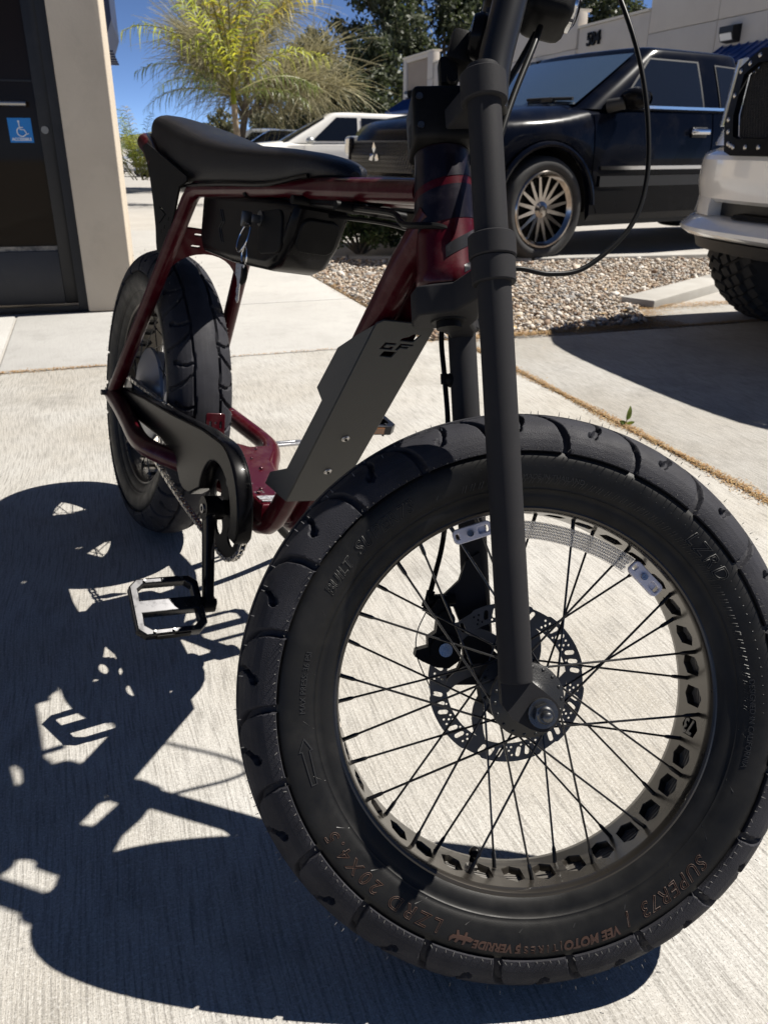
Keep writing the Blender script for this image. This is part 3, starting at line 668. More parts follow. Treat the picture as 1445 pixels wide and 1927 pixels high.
for (ac, rr, sc_) in ((104.5, 0.1805, 1), (40.5, 0.1790, 1)):
    b = MB(); a = R(ac); M = frame((rr * math.cos(a), -0.026, rr * math.sin(a)), (-math.sin(a), 0, math.cos(a)), (math.cos(a), 0, math.sin(a)), (0, -1, 0))
    me = curve_mesh('reflector_clip', [rrect(0.042, 0.016, 0.005), rrect(0.012, 0.007, 0.002, cx=-0.012), rrect(0.004, 0.006, 0.001, cx=0.0165)], 0.006, 0.001)
    xform(me, lambda c: np.array([tuple(M @ Vector(q)) for q in c])); ob('reflector_clip', me, M_CLIP, fwheel)
    b.T = M; b.cyl((0.003, 0, 0.003), (0.003, 0, 0.0058), 0.0036, 12); b.box((0.003, 0, 0.006), (0.004, 0.0008, 0.0008)); b.box((0.003, 0, 0.006), (0.0008, 0.004, 0.0008)); b.build('clip_screw', M_STEEL, fwheel)
    b = MB(); b.T = M; b.rbox((-0.004, 0.0, -0.004), (0.022, 0.011, 0.006), 0.001); b.build('clip_base', M_CLIP, fwheel)

# ---------------- fork
TA, TB, OX = 0.0948, 0.0233, 0.0537            # leg half spacing, legs behind axle, steering axis behind axle
fork = empty('fork', FM, bike)
for sg in (-1, 1):
    b = MB(); y = sg * TA; r = 0.0164 if sg < 0 else 0.0166
    b.tube([(-TB, y, 0.031), (-TB, y, 0.034), (-TB, y, 0.622), (-TB, y, 0.625)], [r * .94, r, r, r * .96], 40)
    leg = b.build('fork_leg', M_FORK, fork)
    # dropout: tongue bent forward to the axle
    prof = [(-TB - 0.0152, 0.034), (-TB - 0.0150, 0.010), (-TB - 0.0060, -0.004), (-0.012, -0.0150)] + [(0.0175 * math.cos(R(t)), 0.0175 * math.sin(R(t)) - 0.001) for t in range(-120, 51, 17)] + [(-TB + 0.0155, 0.030), (-TB + 0.0155, 0.034)]
    b = MB(); M = frame((0, y - sg * 0.0045, 0), (1, 0, 0), (0, 0, 1), (0, -1, 0)); b.prism(prof, -0.0065, 0.0065, M); b.build('dropout', M_FORK, fork, ang=25)
    b = MB(); MN = frame((0, y - sg * 0.002, 0), (1, 0, 0), (0, 0, 1), (0, sg, 0))
    b.T = MN; b.cyl((0, 0, 0), (0, 0, 0.008), 0.0145, 28); b.prism(circ2(0, 0, 0.0108, 6, 0.3), 0.008, 0.0165); b.cyl((0, 0, .0165), (0, 0, 0.0185), 0.0085, 20, 0.007); b.T = MN; b.cyl((0, 0, 0.015), (0, 0, 0.0235), 0.0052, 16); b.sphere((0, 0, 0.0235), 0.0050, 12, 8, (1, 1, .5))
    b.build('axle_nut', M_DARKST, fork, ang=25)
    # upper and lower clamp rings
    for (z0, z1, ro) in ((0.5900, 0.6180, 0.0225), (0.4385, 0.4610, 0.0232), (0.4140, 0.4385, 0.0215)):
        b = MB(); MZ = Matrix.Translation((-TB, y, 0)); b.lathe([(0.0166, z0), (ro - .0012, z0), (ro, z0 + .0012), (ro, z1 - .0012), (ro - .0012, z1), (0.0166, z1), (0.0166, z0)], 44, MZ)
        b.build('clamp_ring', M_FORK, fork, ang=30)
# crowns
b = MB()
def crown(z0, z1, back, wmid):
    half = [(-TB + 0.013, -TA), (-TB + 0.010, -0.055), (-OX + 0.030, -0.026), (-OX + 0.033, 0)]
    rear = [(-OX - back, 0), (-OX - back + .003, -wmid * .8), (-OX - back * .55, -wmid), (-OX + 0.0, -wmid * 1.15), (-TB - 0.016, -TA + 0.010), (-TB - 0.013, -TA)]
    poly = half + [(x, -y) for x, y in half[::-1][1:]] + [(x, -y) for x, y in rear[::-1][:-1]] + rear
    me = curve_mesh('crown', [poly], z1 - z0, 0.003, 2); xform(me, lambda c: c + np.array([0, 0, (z0 + z1) / 2])); return me
ob('lower_crown', crown(0.4040, 0.4350, 0.0400, 0.0330), M_FORK, fork)
ob('upper_crown', crown(0.5930, 0.6150, 0.0330, 0.0300), M_FORK, fork)
b = MB(); MZ = Matrix.Translation((-OX, 0, 0)); b.lathe([(0.0, 0.4050), (0.0125, 0.4050), (0.0125, 0.4020), (0.0185, 0.4020), (0.0195, 0.4045), (0.0195, 0.407)], 32, MZ); b.build('steerer_end', M_BLK, fork)
b = MB(); b.lathe([(0, 0.395), (0.014, 0.395), (0.014, 0.640), (0, 0.64)], 20, Matrix.Translation((-OX, 0, 0))); b.lathe([(0.0, 0.614), (0.019, 0.614), (0.019, 0.632), (0.016, 0.636), (0.0, 0.636)], 24, Matrix.Translation((-OX, 0, 0))); b.build('steerer', M_BLK, fork)
# caliper mount on the left leg
b = MB(); ml = [(-TB + 0.004, 0.150), (-TB - 0.013, 0.140), (-TB - 0.022, 0.118), (-TB - 0.040, 0.103), (-TB - 0.052, 0.103), (-TB - 0.052, 0.090), (-TB - 0.030, 0.088), (-TB - 0.024, 0.070), (-TB - 0.022, 0.030), (-TB - 0.030, 0.015), (-TB - 0.048, 0.010), (-TB - 0.048, -0.002), (-TB - 0.010, -0.004), (-0.010, -0.022), (0.014, -0.012), (0.014, 0.012), (-TB + 0.012, 0.036)]
b.prism(ml, -0.006, 0.006, frame((0, 0.080, 0), (1, 0, 0), (0, 0, 1), (0, -1, 0))); b.build('caliper_mount', M_FORK, fork, ang=25)
b = MB()
body = [(-0.082, 0.088), (-0.074, 0.100), (-0.062, 0.096), (-0.058, 0.082), (-0.054, 0.060), (-0.050, 0.044), (-0.053, 0.028), (-0.066, 0.020), (-0.080, 0.022), (-0.096, 0.030), (-0.104, 0.036), (-0.102, 0.043), (-0.088, 0.046), (-0.088, 0.056), (-0.078, 0.062), (-0.076, 0.074), (-0.086, 0.082)]
b.prism(body, -0.012, 0.010, frame((0, 0.066, 0), (1, 0, 0), (0, 0, 1), (0, -1, 0)))
b.cyl((-0.069, 0.056, 0.042), (-0.069, 0.052, 0.042), 0.017, 24); b.cyl((-0.066, 0.056, 0.076), (-0.066, 0.052, 0.076), 0.010, 20)
b.cyl((-0.052, 0.07, 0.097), (-0.084, 0.07, 0.097), 0.0055, 12)
b.build('brake_caliper', M_BLK, fork, ang=25)
b = MB(); b.cyl((-0.069, 0.052, 0.042), (-0.069, 0.0495, 0.042), 0.0078, 24); b.cyl((-0.069, 0.0496, 0.042), (-0.069, 0.0488, 0.042), 0.0030, 6); b.build('caliper_bolt', M_STEEL, fork, ang=25)
b = MB(); b.cyl((-0.079, 0.076, 0.108), (-0.086, 0.076, 0.084), 0.0050, 12); b.cyl((-0.083, 0.076, 0.094), (-0.0845, 0.076, 0.089), 0.0072, 12); b.build('barrel_adjuster', M_BLK, fork)
b = MB(); b.tube(spl([(-0.086, 0.076, 0.084), (-0.097, 0.078, 0.062), (-0.100, 0.078, 0.038), (-0.094, 0.077, 0.016), (-0.085, 0.075, -0.006)], 6), 0.0008, 6); b.cyl((-0.087, 0.0755, -0.002), (-0.083, 0.075, -0.012), 0.0016, 8); b.build('brake_wire', M_STEEL, fork)
cab = [(0.075, 0.26, 1.100), (0.130, 0.21, 1.060), (0.180, 0.14, 0.930), (0.200, 0.108, 0.825), (0.2165, 0.100, 0.745), (0.223, 0.100, 0.666), (0.216, 0.100, 0.590), (0.190, 0.098, 0.533), (0.133, 0.095, 0.487), (0.085, 0.085, 0.477), (0.040, 0.070, 0.480), (0.005, 0.075, 0.470), (-0.030, 0.085, 0.445), (-0.047, 0.095, 0.417), (-0.0465, 0.096, 0.357), (-0.0455, 0.096, 0.309), (-0.048, 0.095, 0.235), (-0.060, 0.090, 0.165), (-0.074, 0.082, 0.122), (-0.080, 0.076, 0.106)]
b = MB(); b.tube(spl(cab, 8), 0.0031, 10); b.build('brake_cable', M_CABLE, fork)
b = MB(); b.rbox((-0.0420, 0.0955, 0.358), (0.012, 0.010, 0.010), 0.002); b.sphere((-0.0385, 0.095, 0.356), 0.009, 10, 8); b.cyl((-0.047, 0.096, 0.352), (-0.047, 0.096, 0.364), 0.0046, 10); b.build('cable_guide', M_BLK, fork)

# ---------------- handlebar and cockpit
hb = empty('handlebar', FM, bike)
b = MB()
for sg in (-1, 1):
    b.tube(spl([(-0.012, sg * 0.070, 0.596), (-0.006, sg * 0.070, 0.640), (0.016, sg * 0.074, 0.715), (0.045, sg * 0.080, 0.830), (0.062, sg * 0.088, 0.950), (0.064, sg * 0.130, 1.060), (0.040, sg * 0.22, 1.105), (-0.030, sg * 0.37, 1.110)], 7), 0.0172, 22)
b.tube([(0.055, -0.084, 0.900), (0.055, 0.084, 0.900)], 0.0110, 14)
b.build('bar', mat('satin_black_bar', (0.011, 0.011, 0.012), 0.34, 0.3), hb)
for sg in (-1, 1):
    b = MB(); b.tube([(-0.004, sg * 0.315, 1.109), (-0.008, sg * 0.325, 1.110), (-0.052, sg * 0.42, 1.111), (-0.053, sg * 0.424, 1.111)], [0.017, 0.021, 0.021, 0.017], 18); b.build('grip', M_BLK, hb)
    b = MB(); b.tube(spl([(0.016, sg * 0.27, 1.108), (0.062, sg * 0.285, 1.102), (0.070, sg * 0.34, 1.092), (0.048, sg * 0.41, 1.088)], 6), 0.0065, 10); b.build('brake_lever', M_ALU, hb)
    b = MB(); b.rbox((0.026, sg * 0.262, 1.107), (0.034, 0.030, 0.030), 0.006); b.build('lever_clamp', M_BLK, hb)
# control box behind the steerer
b = MB(); b.rbox((-0.052, -0.004, 0.613), (0.066, 0.070, 0.056), 0.006, 3); cb = b.build('controller_box', M_BLK, hb)
for (x, z) in ((-0.078, 0.628), (-0.078, 0.598)):
    b = MB(); b.cyl((x, -0.038, z), (x, -0.0405, z), 0.0035, 14); b.cyl((x, -0.0402, z), (x, -0.0412, z), 0.0018, 6); b.build('box_screw', M_DARKST, hb)
b = MB(); b.rbox((-0.026, -0.004, 0.690), (0.030, 0.044, 0.036), 0.006, 2, Euler((0, 0.3, 0)).to_matrix()); b.rbox((-0.042, -0.01, 0.667), (0.020, 0.02, 0.03), 0.004); b.cyl((-0.040, -0.020, 0.656), (-0.040, -0.026, 0.656), 0.006, 14); b.build('display_mount', M_BLK, hb)
b = MB(); b.lathe([(0.0, 0.014), (0.018, 0.012), (0.0225, 0.006), (0.0235, 0.0), (0.0225, -0.01), (0.014, -0.014), (0, -0.014)], 28, frame((-0.010, -0.036, 0.690), (0.25, 0, 0.97), (0, 1, 0), (-0.94, -0.2, 0.25))); b.build('horn', M_GLOSS, hb)
b = MB(); b.rbox((0.076, 0.0, 0.752), (0.052, 0.062, 0.062), 0.012, 3, Euler((0, 0.25, 0)).to_matrix()); b.rbox((0.030, 0, 0.760), (0.05, 0.02, 0.02), 0.004); b.build('headlight_housing', M_BLK, hb)
b = MB(); b.lathe([(0.0, 0.006), (0.018, 0.005), (0.026, 0.0), (0.026, -0.006)], 28, frame((0.103, 0, 0.745), (0, 1, 0), (0.25, 0, 0.97), (0.97, 0, -0.25))); b.build('headlight_lens', M_CHROME, hb)
for pts in ([(0.062, -0.008, 0.718), (0.050, -0.02, 0.690), (0.022, -0.035, 0.630), (0.004, -0.045, 0.585), (-0.010, -0.05, 0.54)], [(0.060, 0.004, 0.718), (0.040, 0.0, 0.685), (0.006, -0.02, 0.630), (-0.02, -0.03, 0.59)]):
    b = MB(); b.tube(spl(pts, 8), 0.0036, 10); b.build('light_cable', M_CABLE, hb)

# ---------------- frame
fr = empty('frame', None, bike)
def axis(t): return Vector((1.2013 - 0.3989 * t, 0, 0.2789 + 0.9170 * t))
sx = Vector((-0.3989, 0, 0.9170)); fxx = Vector((0.9170, 0, 0.3989)); yy = Vector((0, 1, 0))
MH = frame(axis(0), fxx, yy, sx)
b = MB(); b.lathe([(0.022, 0.437), (0.0335, 0.437), (0.0350, 0.440), (0.0350, 0.452), (0.0335, 0.456), (0.0318, 0.540), (0.0290, 0.572), (0.0290, 0.584), (0.022, 0.586)], 48, MH)
head = b.build('head_tube', M_RED, fr)
b = MB(); b.lathe([(0.02, 0.428), (0.0315, 0.428), (0.0330, 0.431), (0.0330, 0.437), (0.02, 0.437)], 36, MH); b.build('headset_bearing', M_BLK, fr)
def on_head(name, c4, m):
    """band between two edges, wrapped on the head tube: (angle, low, high) at both ends"""
    (a0, l0, h0), (a1, l1, h1) = c4; rows = []
    for i in range(61):
        t = i / 60; a = R(a0 + (a1 - a0) * t); row = []
        for k in range(7):
            z = (l0 + (l1 - l0) * t) * (1 - k / 6) + (h0 + (h1 - h0) * t) * k / 6
            r = float(np.interp(z, [0.44, 0.452, 0.456, 0.54, 0.572, 0.584], [0.035, 0.035, 0.0335, 0.0318, 0.029, 0.029])) + 0.0005; row.append(MH @ Vector((r * math.cos(a), r * math.sin(a), z)))
        rows.append(row)
    q = MB(); q.grid(rows); return q.build(name, m, fr)
M_HBLK = mat('black_head_tube_graphic', (0.006, 0.005, 0.009), 0.3, spec=0.12, coat=0.15, dirt=(0.12, 0.10, 0.11), dscale=45, damt=0.15)
on_head('head_graphic', ((-160, .536, .5835), (110, .561, .5835)), M_HBLK); on_head('head_graphic', ((-160, .490, .527), (110, .516, .552)), M_HBLK)
on_head('stripe', ((-38, .462, .475), (88, .500, .515)), M_STRIPE); on_head('stripe', ((-6, .446, .454), (88, .477, .486)), M_STRIPE)
b = MB()
RB = 0.0142
for sg in (-1, 1):
    ttp = [(0.965, sg * 0.014, 0.775), (0.900, sg * 0.018, 0.7725), (0.640, sg * 0.029, 0.7635), (0.420, sg * 0.046, 0.751), (0.330, sg * 0.057, 0.745), (0.304, sg * 0.060, 0.737), (0.288, sg * 0.062, 0.720), (0.240, sg * 0.070, 0.650), (0.120, sg * 0.090, 0.473), (0.020, sg * 0.106, 0.325), (0.004, sg * 0.107, 0.302)]
    b.tube(ttp, RB, 20)
    b.tube([(1.000, sg * 0.016, 0.754), (0.966, sg * 0.0205, 0.700), (0.755, sg * 0.0205, 0.358), (0.730, sg * 0.022, 0.318), (0.712, sg * 0.024, 0.292), (0.694, sg * 0.026, 0.276), (0.672, sg * 0.028, 0.268), (0.640, sg * 0.030, 0.268)], 0.0180, 24)
    b.tube(spl([(0.530, sg * 0.040, 0.284), (0.455, sg * 0.072, 0.288), (0.395, sg * 0.101, 0.288), (0.340, sg * 0.120, 0.288), (0.280, sg * 0.124, 0.289), (0.200, sg * 0.118, 0.293), (0.090, sg * 0.110, 0.298), (0.010, sg * 0.107, 0.302)], 5), 0.0178, 20)
tubes = b.build('frame_tube', M_RED, fr)
b = MB()                                        # bottom-bracket yoke between the down tubes and the chainstays
yk = [(0.706, -0.044), (0.706, 0.044), (0.560, 0.046), (0.480, 0.066), (0.420, 0.098), (0.375, 0.108), (0.385, 0.060), (0.362, 0.045), (0.362, -0.045), (0.385, -0.060), (0.375, -0.108), (0.420, -0.098), (0.480, -0.066), (0.560, -0.046)]
me = curve_mesh('yoke_plate', [yk], 0.034, 0.006, 3); xform(me, lambda c: np.stack([c[:, 0], c[:, 1], c[:, 2] + 0.288 + (c[:, 0] - 0.36) * 0.02], 1)); fin(me, ang=40); ob('yoke_plate', me, M_RED, fr)
me = curve_mesh('fender_tab', [rrect(0.037, 0.056, 0.005), slot2(-0.010, 0.006, 0.010, 0.0022, PI / 2), slot2(0.010, 0.006, 0.010, 0.0022, PI / 2), circ2(0, 0.010, 0.0022)], 0.0035, 0.0006)
ob('fender_tab', me, M_RED, fr, frame((0.352, 0, 0.330), (0, 1, 0), (-0.12, 0, 0.99), (0.99, 0, 0.12)))
b = MB(); b.box((0.694, 0.0, 0.3135), (0.006, 0.080, 0.001), Euler((0, -0.05, 0)).to_matrix()); b.box((0.678, 0.0, 0.3122), (0.014, 0.080, 0.0012)); b.build('serial_label', mat('silver_foil_label', (0.55, 0.55, 0.56), 0.35, 0.5, c2=(0.25, 0.25, 0.26), scale=220, lo=.45, hi=.55), fr)
b = MB()
for (x, y) in ((0.640, -0.02), (0.600, 0.012), (0.560, -0.022), (0.530, 0.024), (0.470, 0.03), (0.455, -0.02), (0.41, 0.062), (0.40, -0.05), (0.66, 0.02), (0.655, -0.03)):
    b.sphere((x, y, 0.3075 + (x - 0.36) * 0.02), 0.0040 if x > .5 else 0.003, 10, 6, (1, 1, .55))
b.build('yoke_bolt', mat('dark_red_bolt', (0.05, 0.006, 0.01), 0.25, 0.4, coat=1.0), fr)
b = MB()                                        # water beads left on the yoke front
rg = random.Random(4)
for k in range(60):
    x = rg.uniform(0.60, 0.705); y = rg.uniform(-.042, .042); b.sphere((x, y, 0.3098 + (x - 0.6) * .02), rg.uniform(.0009, .0024), 8, 5, (1, 1, .5))
struct(b.build('water_bead', mat('water', (0.9, 0.9, 0.9), 0.02, trans=0.9, coat=1.0), fr, fix=False), 'stuff')
b = MB(); b.lathe([(0.0, -0.050), (0.0255, -0.050), (0.0255, 0.050), (0, 0.05)], 32, frame((0.640, 0, 0.283), (1, 0, 0), (0, 0, 1), (0, -1, 0))); b.build('bottom_bracket', M_RED, fr)
# bridge plate over the rear tyre
st = Vector((0.286, 0, 0.720)) - Vector((0.004, 0, 0.302)); st.normalize(); nb = Vector((st.z, 0, -st.x))
cen = Vector((0.245, 0, 0.655))
top = [(-0.076, 0.030), (-0.055, 0.026), (0.055, 0.026), (0.076, 0.030)]
bot = [(0.086, -0.092), (0.080, -0.098)] + [(0.070 * math.cos(R(t)), -0.098 + 0.072 * math.sin(R(t))) for t in range(0, 181, 12)] + [(-0.080, -0.098), (-0.086, -0.092)]
me = curve_mesh('bridge_plate', [top[::-1] + bot[::-1]] + [slot2(-0.028, 0.014, 0.012, 0.0028, 0), slot2(0.028, 0.014, 0.012, 0.0028, 0), slot2(-0.028, -0.012, 0.012, 0.0028, 0), slot2(0.028, -0.012, 0.012, 0.0028, 0)], 0.005, 0.0008)
ob('bridge_plate', me, M_RED, fr, frame(cen, yy, st, nb * -1 if False else Vector((st.z, 0, -st.x))))
for sg in (-1, 1):                              # dropouts
    b = MB(); b.prism([(-0.026, 0.012), (-0.012, 0.028), (0.020, 0.040), (0.034, 0.030), (0.030, -0.010), (0.010, -0.022), (-0.014, -0.020), (-0.026, -0.006)], -0.0035, 0.0035, frame((0, sg * 0.107, RC.z), (1, 0, 0), (0, 0, 1), (0, -1, 0))); b.build('rear_dropout', M_RED, fr, ang=25)
    b = MB(); b.T = frame((0, sg * 0.110, RC.z), (1, 0, 0), (0, 0, 1), (0, sg, 0)); b.cyl((0, 0, 0), (0, 0, 0.004), 0.0135, 24); b.prism(circ2(0, 0, 0.0105, 6), 0.004, 0.0135); b.cyl((0, 0, 0.0135), (0, 0, 0.0225), 0.006, 14); b.build('rear_axle_nut', M_DARKST, fr, ang=25)
# side plates that carry the seat tail, with their cut-outs
for sg in (-1, 1):
    pl = [(0.030, 0.805), (0.060, 0.812), (0.330, 0.760), (0.330, 0.752), (0.290, 0.742), (0.268, 0.690), (0.225, 0.622), (0.180, 0.622), (0.171, 0.636), (0.160, 0.665), (0.132, 0.709), (0.099, 0.750), (0.060, 0.787)]
    chev = [(0.1780, 0.7010), (0.2170, 0.6915), (0.1820, 0.6740), (0.1870, 0.6740), (0.2240, 0.6920), (0.1800, 0.7040)]
    hol = [chev] + [slot2(x, z, 0.004, 0.0016, R(70)) for x, z in ((0.2430, 0.6860), (0.2200, 0.6700), (0.2010, 0.6610))]
    me = curve_mesh('tail_plate', [pl] + hol, 0.004, 0.0008); ob('tail_plate', me, M_BLK, fr, frame((0, sg * 0.080, 0), (1, 0, 0), (0, 0, 1), (0, -1, 0)))
b = MB(); b.tube(spl([(0.090, -0.066, 0.775), (0.010, -0.060, 0.805), (-0.060, -0.052, 0.818), (-0.095, -0.030, 0.822), (-0.105, 0, 0.823), (-0.095, 0.030, 0.822), (-0.060, 0.052, 0.818), (0.010, 0.060, 0.805), (0.090, 0.066, 0.775)], 6), 0.017, 16); b.build('tail_loop', M_RED, fr)
b = MB(); b.rbox((-0.122, 0, 0.822), (0.020, 0.060, 0.028), 0.007, 3); b.build('tail_light', M_REDLENS, fr)

# ---------------- skid plate (folded sheet over the down tubes)
skid = empty('skid_plate', None, bike)
sa = Vector((0.5262, 0, 0.8503)); sn = Vector((0.8503, 0, -0.5262)); s0 = Vector((0.7770, 0, 0.3440)); Ls = 0.3400
MS = frame(s0, yy, sa, yy.cross(sa))           # x lateral, y up along the plate
ew = 0.040
face = [(-ew, 0.0), (ew, 0.0), (ew, Ls - 0.006), (ew - 0.008, Ls), (-ew + 0.008, Ls), (-ew, Ls - 0.006)]
def shr(lp, k=0.25): return [(x + y * k, y) for x, y in lp]
def mv(lp, x, y): return [(px + x, py + y) for px, py in lp]
EM = []
EM.append(mv(shr([(0.000, 0.000), (0.020, 0.000), (0.022, 0.012), (0.010, 0.012), (0.008, 0.008), (0.000, 0.004)], 0.35), 0.000, 0.008))           # upper slash
EM.append(mv(shr([(-0.024, 0), (-0.007, 0), (-0.007, 0.005), (-0.012, 0.005), (-0.012, 0.003), (-0.020, 0.003), (-0.020, 0.008), (-0.008, 0.008), (-0.008, 0.011), (-0.024, 0.011)], 0.35), 0.002, -0.007))
EM.append(mv(shr([(-0.003, 0), (0.001, 0), (0.001, 0.004), (0.012, 0.004), (0.012, 0.0065), (0.001, 0.0065), (0.001, 0.0085), (0.016, 0.0085), (0.016, 0.011), (-0.003, 0.011)], 0.35), 0.003, -0.007))
EM.append(mv(shr([(-0.016, 0), (0.002, 0), (0.002, 0.009), (-0.016, 0.009)], 0.35), -0.001, -0.019))
EM = [mv([(x * 0.98, y * 0.98) for x, y in lp], 0.002, Ls - 0.036) for lp in EM]
me = curve_mesh('plate_face', [face] + EM, 0.0026, 0.0005); ob('plate_face', me, M_SKID, skid, MS)
# side wings: outline in (distance behind the face, along)
def al(x, z): d = Vector((x, 0, z)) - s0; return (-d.dot(sn), d.dot(sa))
wpts = [(0.918, 0.608), (0.882, 0.586), (0.841, 0.526), (0.854, 0.512), (0.777, 0.394), (0.732, 0.374), (0.719, 0.352)]
wing = [(0.0, Ls - 0.008)] + [al(*q) for q in wpts] + [(0.0, 0.0)]
for sg in (-1, 1):
    me = curve_mesh('plate_wing', [wing], 0.0026, 0.0004)
    # slight outward flare
    ax = (-sn * 0.985 + yy * sg * 0.17).normalized(); ob('plate_wing', me, M_SKID, skid, frame(s0 + yy * sg * ew, ax, sa, ax.cross(sa)))
b = MB()
for a_ in (0.137, 0.068):
    c_ = s0 + sa * a_; b.T = frame(c_, yy, sa, sn); b.cyl((0, 0, 0), (0, 0, 0.0022), 0.0058, 20); b.sphere((0, 0, 0.002), 0.0054, 14, 8, (1, 1, .45)); b.T = None
b.build('plate_bolt', M_STEEL, skid)
b = MB()
for a_ in (0.137, 0.068):
    c_ = s0 + sa * a_; b.T = frame(c_, yy, sa, sn); b.cyl((0, 0, 0.0036), (0, 0, 0.0047), 0.0024, 6)
    b.T = None
b.build('bolt_socket', M_BLK, skid)

# ---------------- seat
b = MB(); rows = []
sx_ = [-0.112, -0.108, -0.095, -0.072, -0.030, 0.04, 0.12, 0.20, 0.28, 0.36, 0.44, 0.52, 0.60, 0.66, 0.71, 0.745, 0.765, 0.776]
zt = [0.835, 0.852, 0.866, 0.8745, 0.8765, 0.871, 0.862, 0.852, 0.841, 0.830, 0.8225, 0.8185, 0.8170, 0.8150, 0.8120, 0.8070, 0.8010, 0.7930]
hwS = [0.014, 0.024, 0.034, 0.043, 0.052, 0.062, 0.070, 0.0765, 0.0800, 0.0790, 0.0745, 0.0690, 0.0625, 0.0560, 0.0480, 0.0375, 0.024, 0.008]
zb = [0.820, 0.812, 0.805, 0.800, 0.790, 0.765, 0.742, 0.729, 0.741, 0.747, 0.751, 0.755, 0.758, 0.765, 0.777, 0.779, 0.781, 0.784]
cs = 28; xs = np.linspace(-0.112, 0.776, 74)
xs = np.sort(np.r_[xs, [-0.110, -0.104, 0.77, 0.774]])
def ci(x, A_): return np.interp(x, sx_, A_)
def sm(x, A_, h_=0.022): return float(np.mean([ci(np.clip(x + d, -0.112, 0.776), A_) for d in np.linspace(-h_, h_, 7)])) if -0.085 < x < 0.74 else float(ci(x, A_))
for x in xs:
    t_, w_, z_ = sm(x, zt), sm(x, hwS), sm(x, zb, .03); row = []
    for k in range(cs):
        a = 2 * PI * k / cs; ca, sa_ = math.cos(a), math.sin(a); ex = 0.42
        yv = w_ * math.copysign(abs(ca) ** 0.55, ca); H = (t_ - z_)
        zz = z_ + H * (0.5 + 0.5 * math.copysign(abs(sa_) ** (0.62 if sa_ > 0 else 0.3), sa_))
        if sa_ > 0: zz -= 0.004 * (yv / max(w_, 1e-4)) ** 2
        yv *= (1 - 0.13 * (1 - (zz - z_) / max(H, 1e-4)))
        row.append((x, yv, zz))
    row.append(row[0]); rows.append(row)
b.grid(rows); b.add([rows[0][k] for k in range(cs)], [tuple(range(cs))]); b.add([rows[-1][k] for k in range(cs)], [tuple(range(cs))])
seat = b.build('seat', M_SEAT, bike, ang=60)
b = MB()                                        # seat pan edge / piping
for sg in (-1, 1):
    b.tube([(x, sg * sm(x, hwS) * 0.885, sm(x, zb, .03) + 0.003) for x in np.linspace(0.10, 0.72, 40)], 0.0032, 8)
b.build('piping', M_GLOSS, seat)

# ---------------- battery under the top tubes
bat = empty('battery', None, bike)
b = MB(); bp_ = [(0.300, 0.746), (0.300, 0.665), (0.318, 0.643), (0.460, 0.640), (0.615, 0.646), (0.650, 0.658), (0.682, 0.694), (0.702, 0.738), (0.696, 0.746)]
me = curve_mesh('battery_case', [bp_], 0.086, 0.014, 4); fin(me, ang=45); ob('battery_case', me, M_GLOSS, bat, frame((0, 0, 0), (1, 0, 0), (0, 0, 1), (0, -1, 0)))
me = curve_mesh('side_panel', [rrect(0.085, 0.060, 0.018, 6)], 0.004, 0.0018, 2); fin(me); ob('side_panel', me, M_BLK, bat, frame((0.622, -0.0435, 0.700), (1, 0, 0.12), (-0.12, 0, 1), (0, -1, 0)))
me = curve_mesh('front_cap', [rrect(0.060, 0.050, 0.014, 5)], 0.006, 0.002, 2); fin(me); ob('front_cap', me, M_BLK, bat, frame((0.688, 0, 0.704), (0, 1, 0), (0.42, 0, 0.91), (0.91, 0, -0.42)))
b = MB(); b.rbox((0.56, 0, 0.750), (0.56, 0.05, 0.010), 0.003); b.build('mount_rail', M_BLK, bat)
for x in (0.34, 0.39, 0.52, 0.70, 0.83):
    b = MB(); b.cyl((x, -0.050, 0.748), (x, 0.050, 0.748), 0.006, 10); b.build('mount_bolt', M_BLK, bat)
b = MB(); b.cyl((0.587, -0.0425, 0.716), (0.587, -0.0480, 0.716), 0.011, 24); b.build('key_lock', M_DARKST, bat)
for dx in (0.0, 0.010):
    b = MB(); b.tube([(0.400 + dx, -0.0436, 0.718), (0.416 + dx, -0.0436, 0.700), (0.402 + dx, -0.0436, 0.688), (0.418 + dx, -0.0436, 0.668)], 0.0007, 4); b.build('zigzag_emblem', mat('faint_grey_print', (0.03, 0.03, 0.03), 0.5), bat)
b = MB(); b.tube(spl([(0.70, -0.022, 0.746), (0.84, -0.026, 0.748), (0.935, -0.030, 0.748), (0.965, -0.038, 0.742), (0.985, -0.042, 0.738), (1.010, -0.038, 0.740), (1.024, -0.022, 0.742), (1.034, 0.0, 0.738)], 6), 0.0034, 8); b.tube(spl([(0.70, 0.01, 0.735), (0.86, 0.01, 0.737), (0.96, 0.01, 0.730)], 6), 0.003, 8); b.build('battery_cable', M_CABLE, bat)

# ---------------- rear wheel
rwheel = empty('rear_wheel', Matrix.Translation(RC), bike)
tr_, SD2 = make_tyre('tyre', R2T, HW2, 23, 828, 40, rwheel)
hairs(rwheel, SD2, R2T, HW2, 130, 9)
make_rim(rwheel); make_spokes(rwheel, 0.092, 0.030, 0.015)
b = MB(); b.lathe([(0.0, -0.075), (0.02, -0.072), (0.03, -0.050), (0.06, -0.044), (0.088, -0.038), (0.100, -0.032), (0.102, -0.026), (0.094, -0.022), (0.094, 0.022), (0.102, 0.026), (0.100, 0.034), (0.07, 0.048), (0.03, 0.055), (0.02, 0.09), (0, 0.09)], 48, MY); b.build('hub_motor', mat('grey_motor_shell', (0.30, 0.30, 0.31), 0.38, 0.7), rwheel, ang=30)
b = MB()
cg = []
for k in range(16):
    a = 2 * PI * k / 16
    for (da_, r_) in ((-.10, .032), (-.05, .036), (.05, .036), (.10, .032)): cg.append((r_ * math.cos(a + da_), r_ * math.sin(a + da_)))
